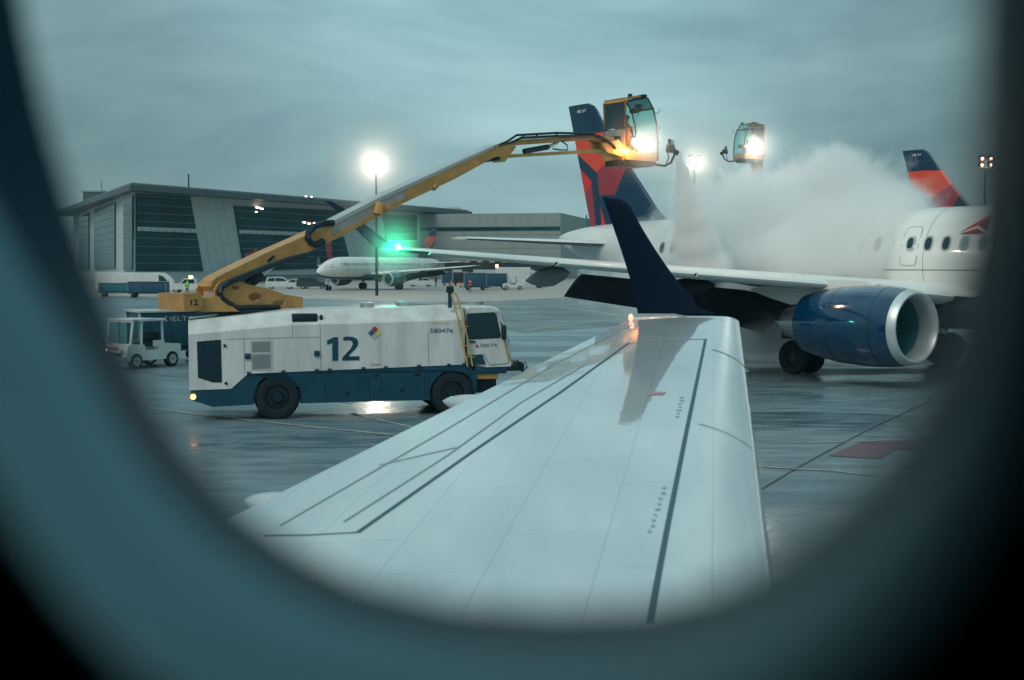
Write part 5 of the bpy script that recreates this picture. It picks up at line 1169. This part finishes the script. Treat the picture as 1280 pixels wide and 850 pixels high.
# cones
def cone(px, py, label):
    p = G(px, py); root = empty('traffic_cone', (p.x, p.y, 0), 0, label, 'traffic cone', 'orange cones before the terminal')
    m = MB(); m.box((0, 0, .03), (.5, .5, .06), BLACK, bevel=.01); m.build('base', root); m = MB(); m.cyl((0, 0, .06), (0, 0, .95), .19, HIVIS, .04, seg=16); c_ = m.build('cone_body', root); m = MB(); m.cyl((0, 0, .45), (0, 0, .62), .128, wv, .092, seg=16, caps=False); m.build('reflective_band', c_)
cone(564, 357.5, 'orange cone farthest left, in front of the terminal'); cone(576, 359.5, 'orange cone between the leftmost cone and the worker in orange'); cone(581, 360, 'orange cone nearest the worker in orange')
p = G(587.5, 365.5); person('person', (p.x, p.y, 0), R(-60), HIVIS, 'ground worker standing in an orange hi-vis vest beside the blue baggage carts')
p = G(234, 369); person('person', (p.x, p.y, 0), R(-60), GHIVIS, 'ground worker in a green hi-vis vest beside the pickup truck')
p = G(545, 358.5); person('person', (p.x, p.y, 0), R(200), CLOTH, 'ground worker in dark clothes standing by the small white car')

# ================================================================== steam and spray (volumes)
def cloud(name, label_kind, lo, hi, blobs, dens, nscale, col=(.995, .995, .99), amp=1.1, stretch=(1, 1, 1), gain=2.2, step=None):
    mt, n, l, b = new_mat(name + '_vapour'); n.remove(b)
    tc = n.new('ShaderNodeTexCoord'); P = tc.outputs['Object']
    last = None
    for (c, r, wgt) in blobs:
        s = n.new('ShaderNodeVectorMath'); s.operation = 'SUBTRACT'; l.new(P, s.inputs[0]); s.inputs[1].default_value = tuple(c)
        d = n.new('ShaderNodeVectorMath'); d.operation = 'DIVIDE'; l.new(s.outputs[0], d.inputs[0]); d.inputs[1].default_value = r
        e = n.new('ShaderNodeVectorMath'); e.operation = 'LENGTH'; l.new(d.outputs[0], e.inputs[0])
        f = n.new('ShaderNodeMath'); f.operation = 'MULTIPLY_ADD'; l.new(e.outputs['Value'], f.inputs[0]); f.inputs[1].default_value = -wgt; f.inputs[2].default_value = wgt
        if last is None: last = f.outputs[0]
        else:
            g = n.new('ShaderNodeMath'); g.operation = 'SMOOTH_MAX'; l.new(last, g.inputs[0]); l.new(f.outputs[0], g.inputs[1]); g.inputs[2].default_value = .25; last = g.outputs[0]
    mp = n.new('ShaderNodeMapping'); mp.inputs['Scale'].default_value = stretch; l.new(P, mp.inputs[0])
    z = n.new('ShaderNodeTexNoise'); z.inputs['Scale'].default_value = nscale; z.inputs['Detail'].default_value = 8; z.inputs['Roughness'].default_value = .66; z.inputs['Distortion'].default_value = .7; l.new(mp.outputs[0], z.inputs['Vector'])
    a = n.new('ShaderNodeMath'); a.operation = 'MULTIPLY_ADD'; l.new(z.outputs[0], a.inputs[0]); a.inputs[1].default_value = amp; a.inputs[2].default_value = -amp * .5
    s = n.new('ShaderNodeMath'); s.operation = 'ADD'; l.new(last, s.inputs[0]); l.new(a.outputs[0], s.inputs[1])
    g = n.new('ShaderNodeMath'); g.operation = 'MULTIPLY'; g.use_clamp = True; l.new(s.outputs[0], g.inputs[0]); g.inputs[1].default_value = gain
    h = n.new('ShaderNodeMath'); h.operation = 'MULTIPLY'; l.new(g.outputs[0], h.inputs[0]); h.inputs[1].default_value = dens
    pv = n.new('ShaderNodeVolumePrincipled'); pv.inputs['Color'].default_value = (*col, 1); pv.inputs['Anisotropy'].default_value = .2; l.new(h.outputs[0], pv.inputs['Density'])
    l.new(pv.outputs[0], n['Material Output'].inputs['Volume'])
    m = MB(); m.box(tuple((a_ + b_) / 2 for a_, b_ in zip(lo, hi)), tuple(b_ - a_ for a_, b_ in zip(lo, hi)), mt); o = m.build(name, smooth=0); o['kind'] = 'stuff'
    return o
def B(px, py, D, r, wgt=1): return (W(px, py, D), r, wgt)
blobs = [B(1062, 268, 47, (3.0, 2.6, 2.1)), B(1048, 236, 48, (1.9, 2, 1.6)), B(1000, 295, 45, (3.6, 3, 1.6)), B(940, 290, 47, (3.4, 3, 1.9)), B(1000, 252, 51, (2.6, 2.2, 1.2), .45),
         B(1090, 290, 43.5, (2.4, 2, 1.9)), B(1105, 262, 47, (2.0, 1.8, 1.3), .8), B(990, 315, 43.5, (3, 1.6, 1.3)), B(1060, 320, 42.5, (2.2, 1.4, 1.2), .9), B(885, 310, 46, (1.6, 1.6, 1.5), .55), B(955, 405, 46, (2.2, 2.2, 1.5), .8), B(880, 370, 46, (2.4, 2, 1.1), .7), B(790, 350, 50, (2.2, 2, 1.3), .45)]
ps = [b_[0] for b_ in blobs]
cloud('steam', 'stuff', (2.5, 40.5, .15), (17.8, 54, 8.6), blobs, 1.5, .42, amp=2.5, gain=2.4)
nz0 = W(845, 203, 41.9)
bl = [(nz0 + Vector((.10 + .9 * t, .6 * t + 0, -3.6 * t)), (.16 + .95 * t, .16 + .8 * t, .55 + .3 * t), 1) for t in (0, .14, .3, .5, .72, .95)]
cloud('spray', 'stuff', tuple(nz0 + Vector((-.9, -.7, -4.6))), tuple(nz0 + Vector((2.4, 2.2, .35))), bl, 6, 1.7, (.999, .995, .99), 1.0, (2.2, 2.2, .22), gain=3.2)
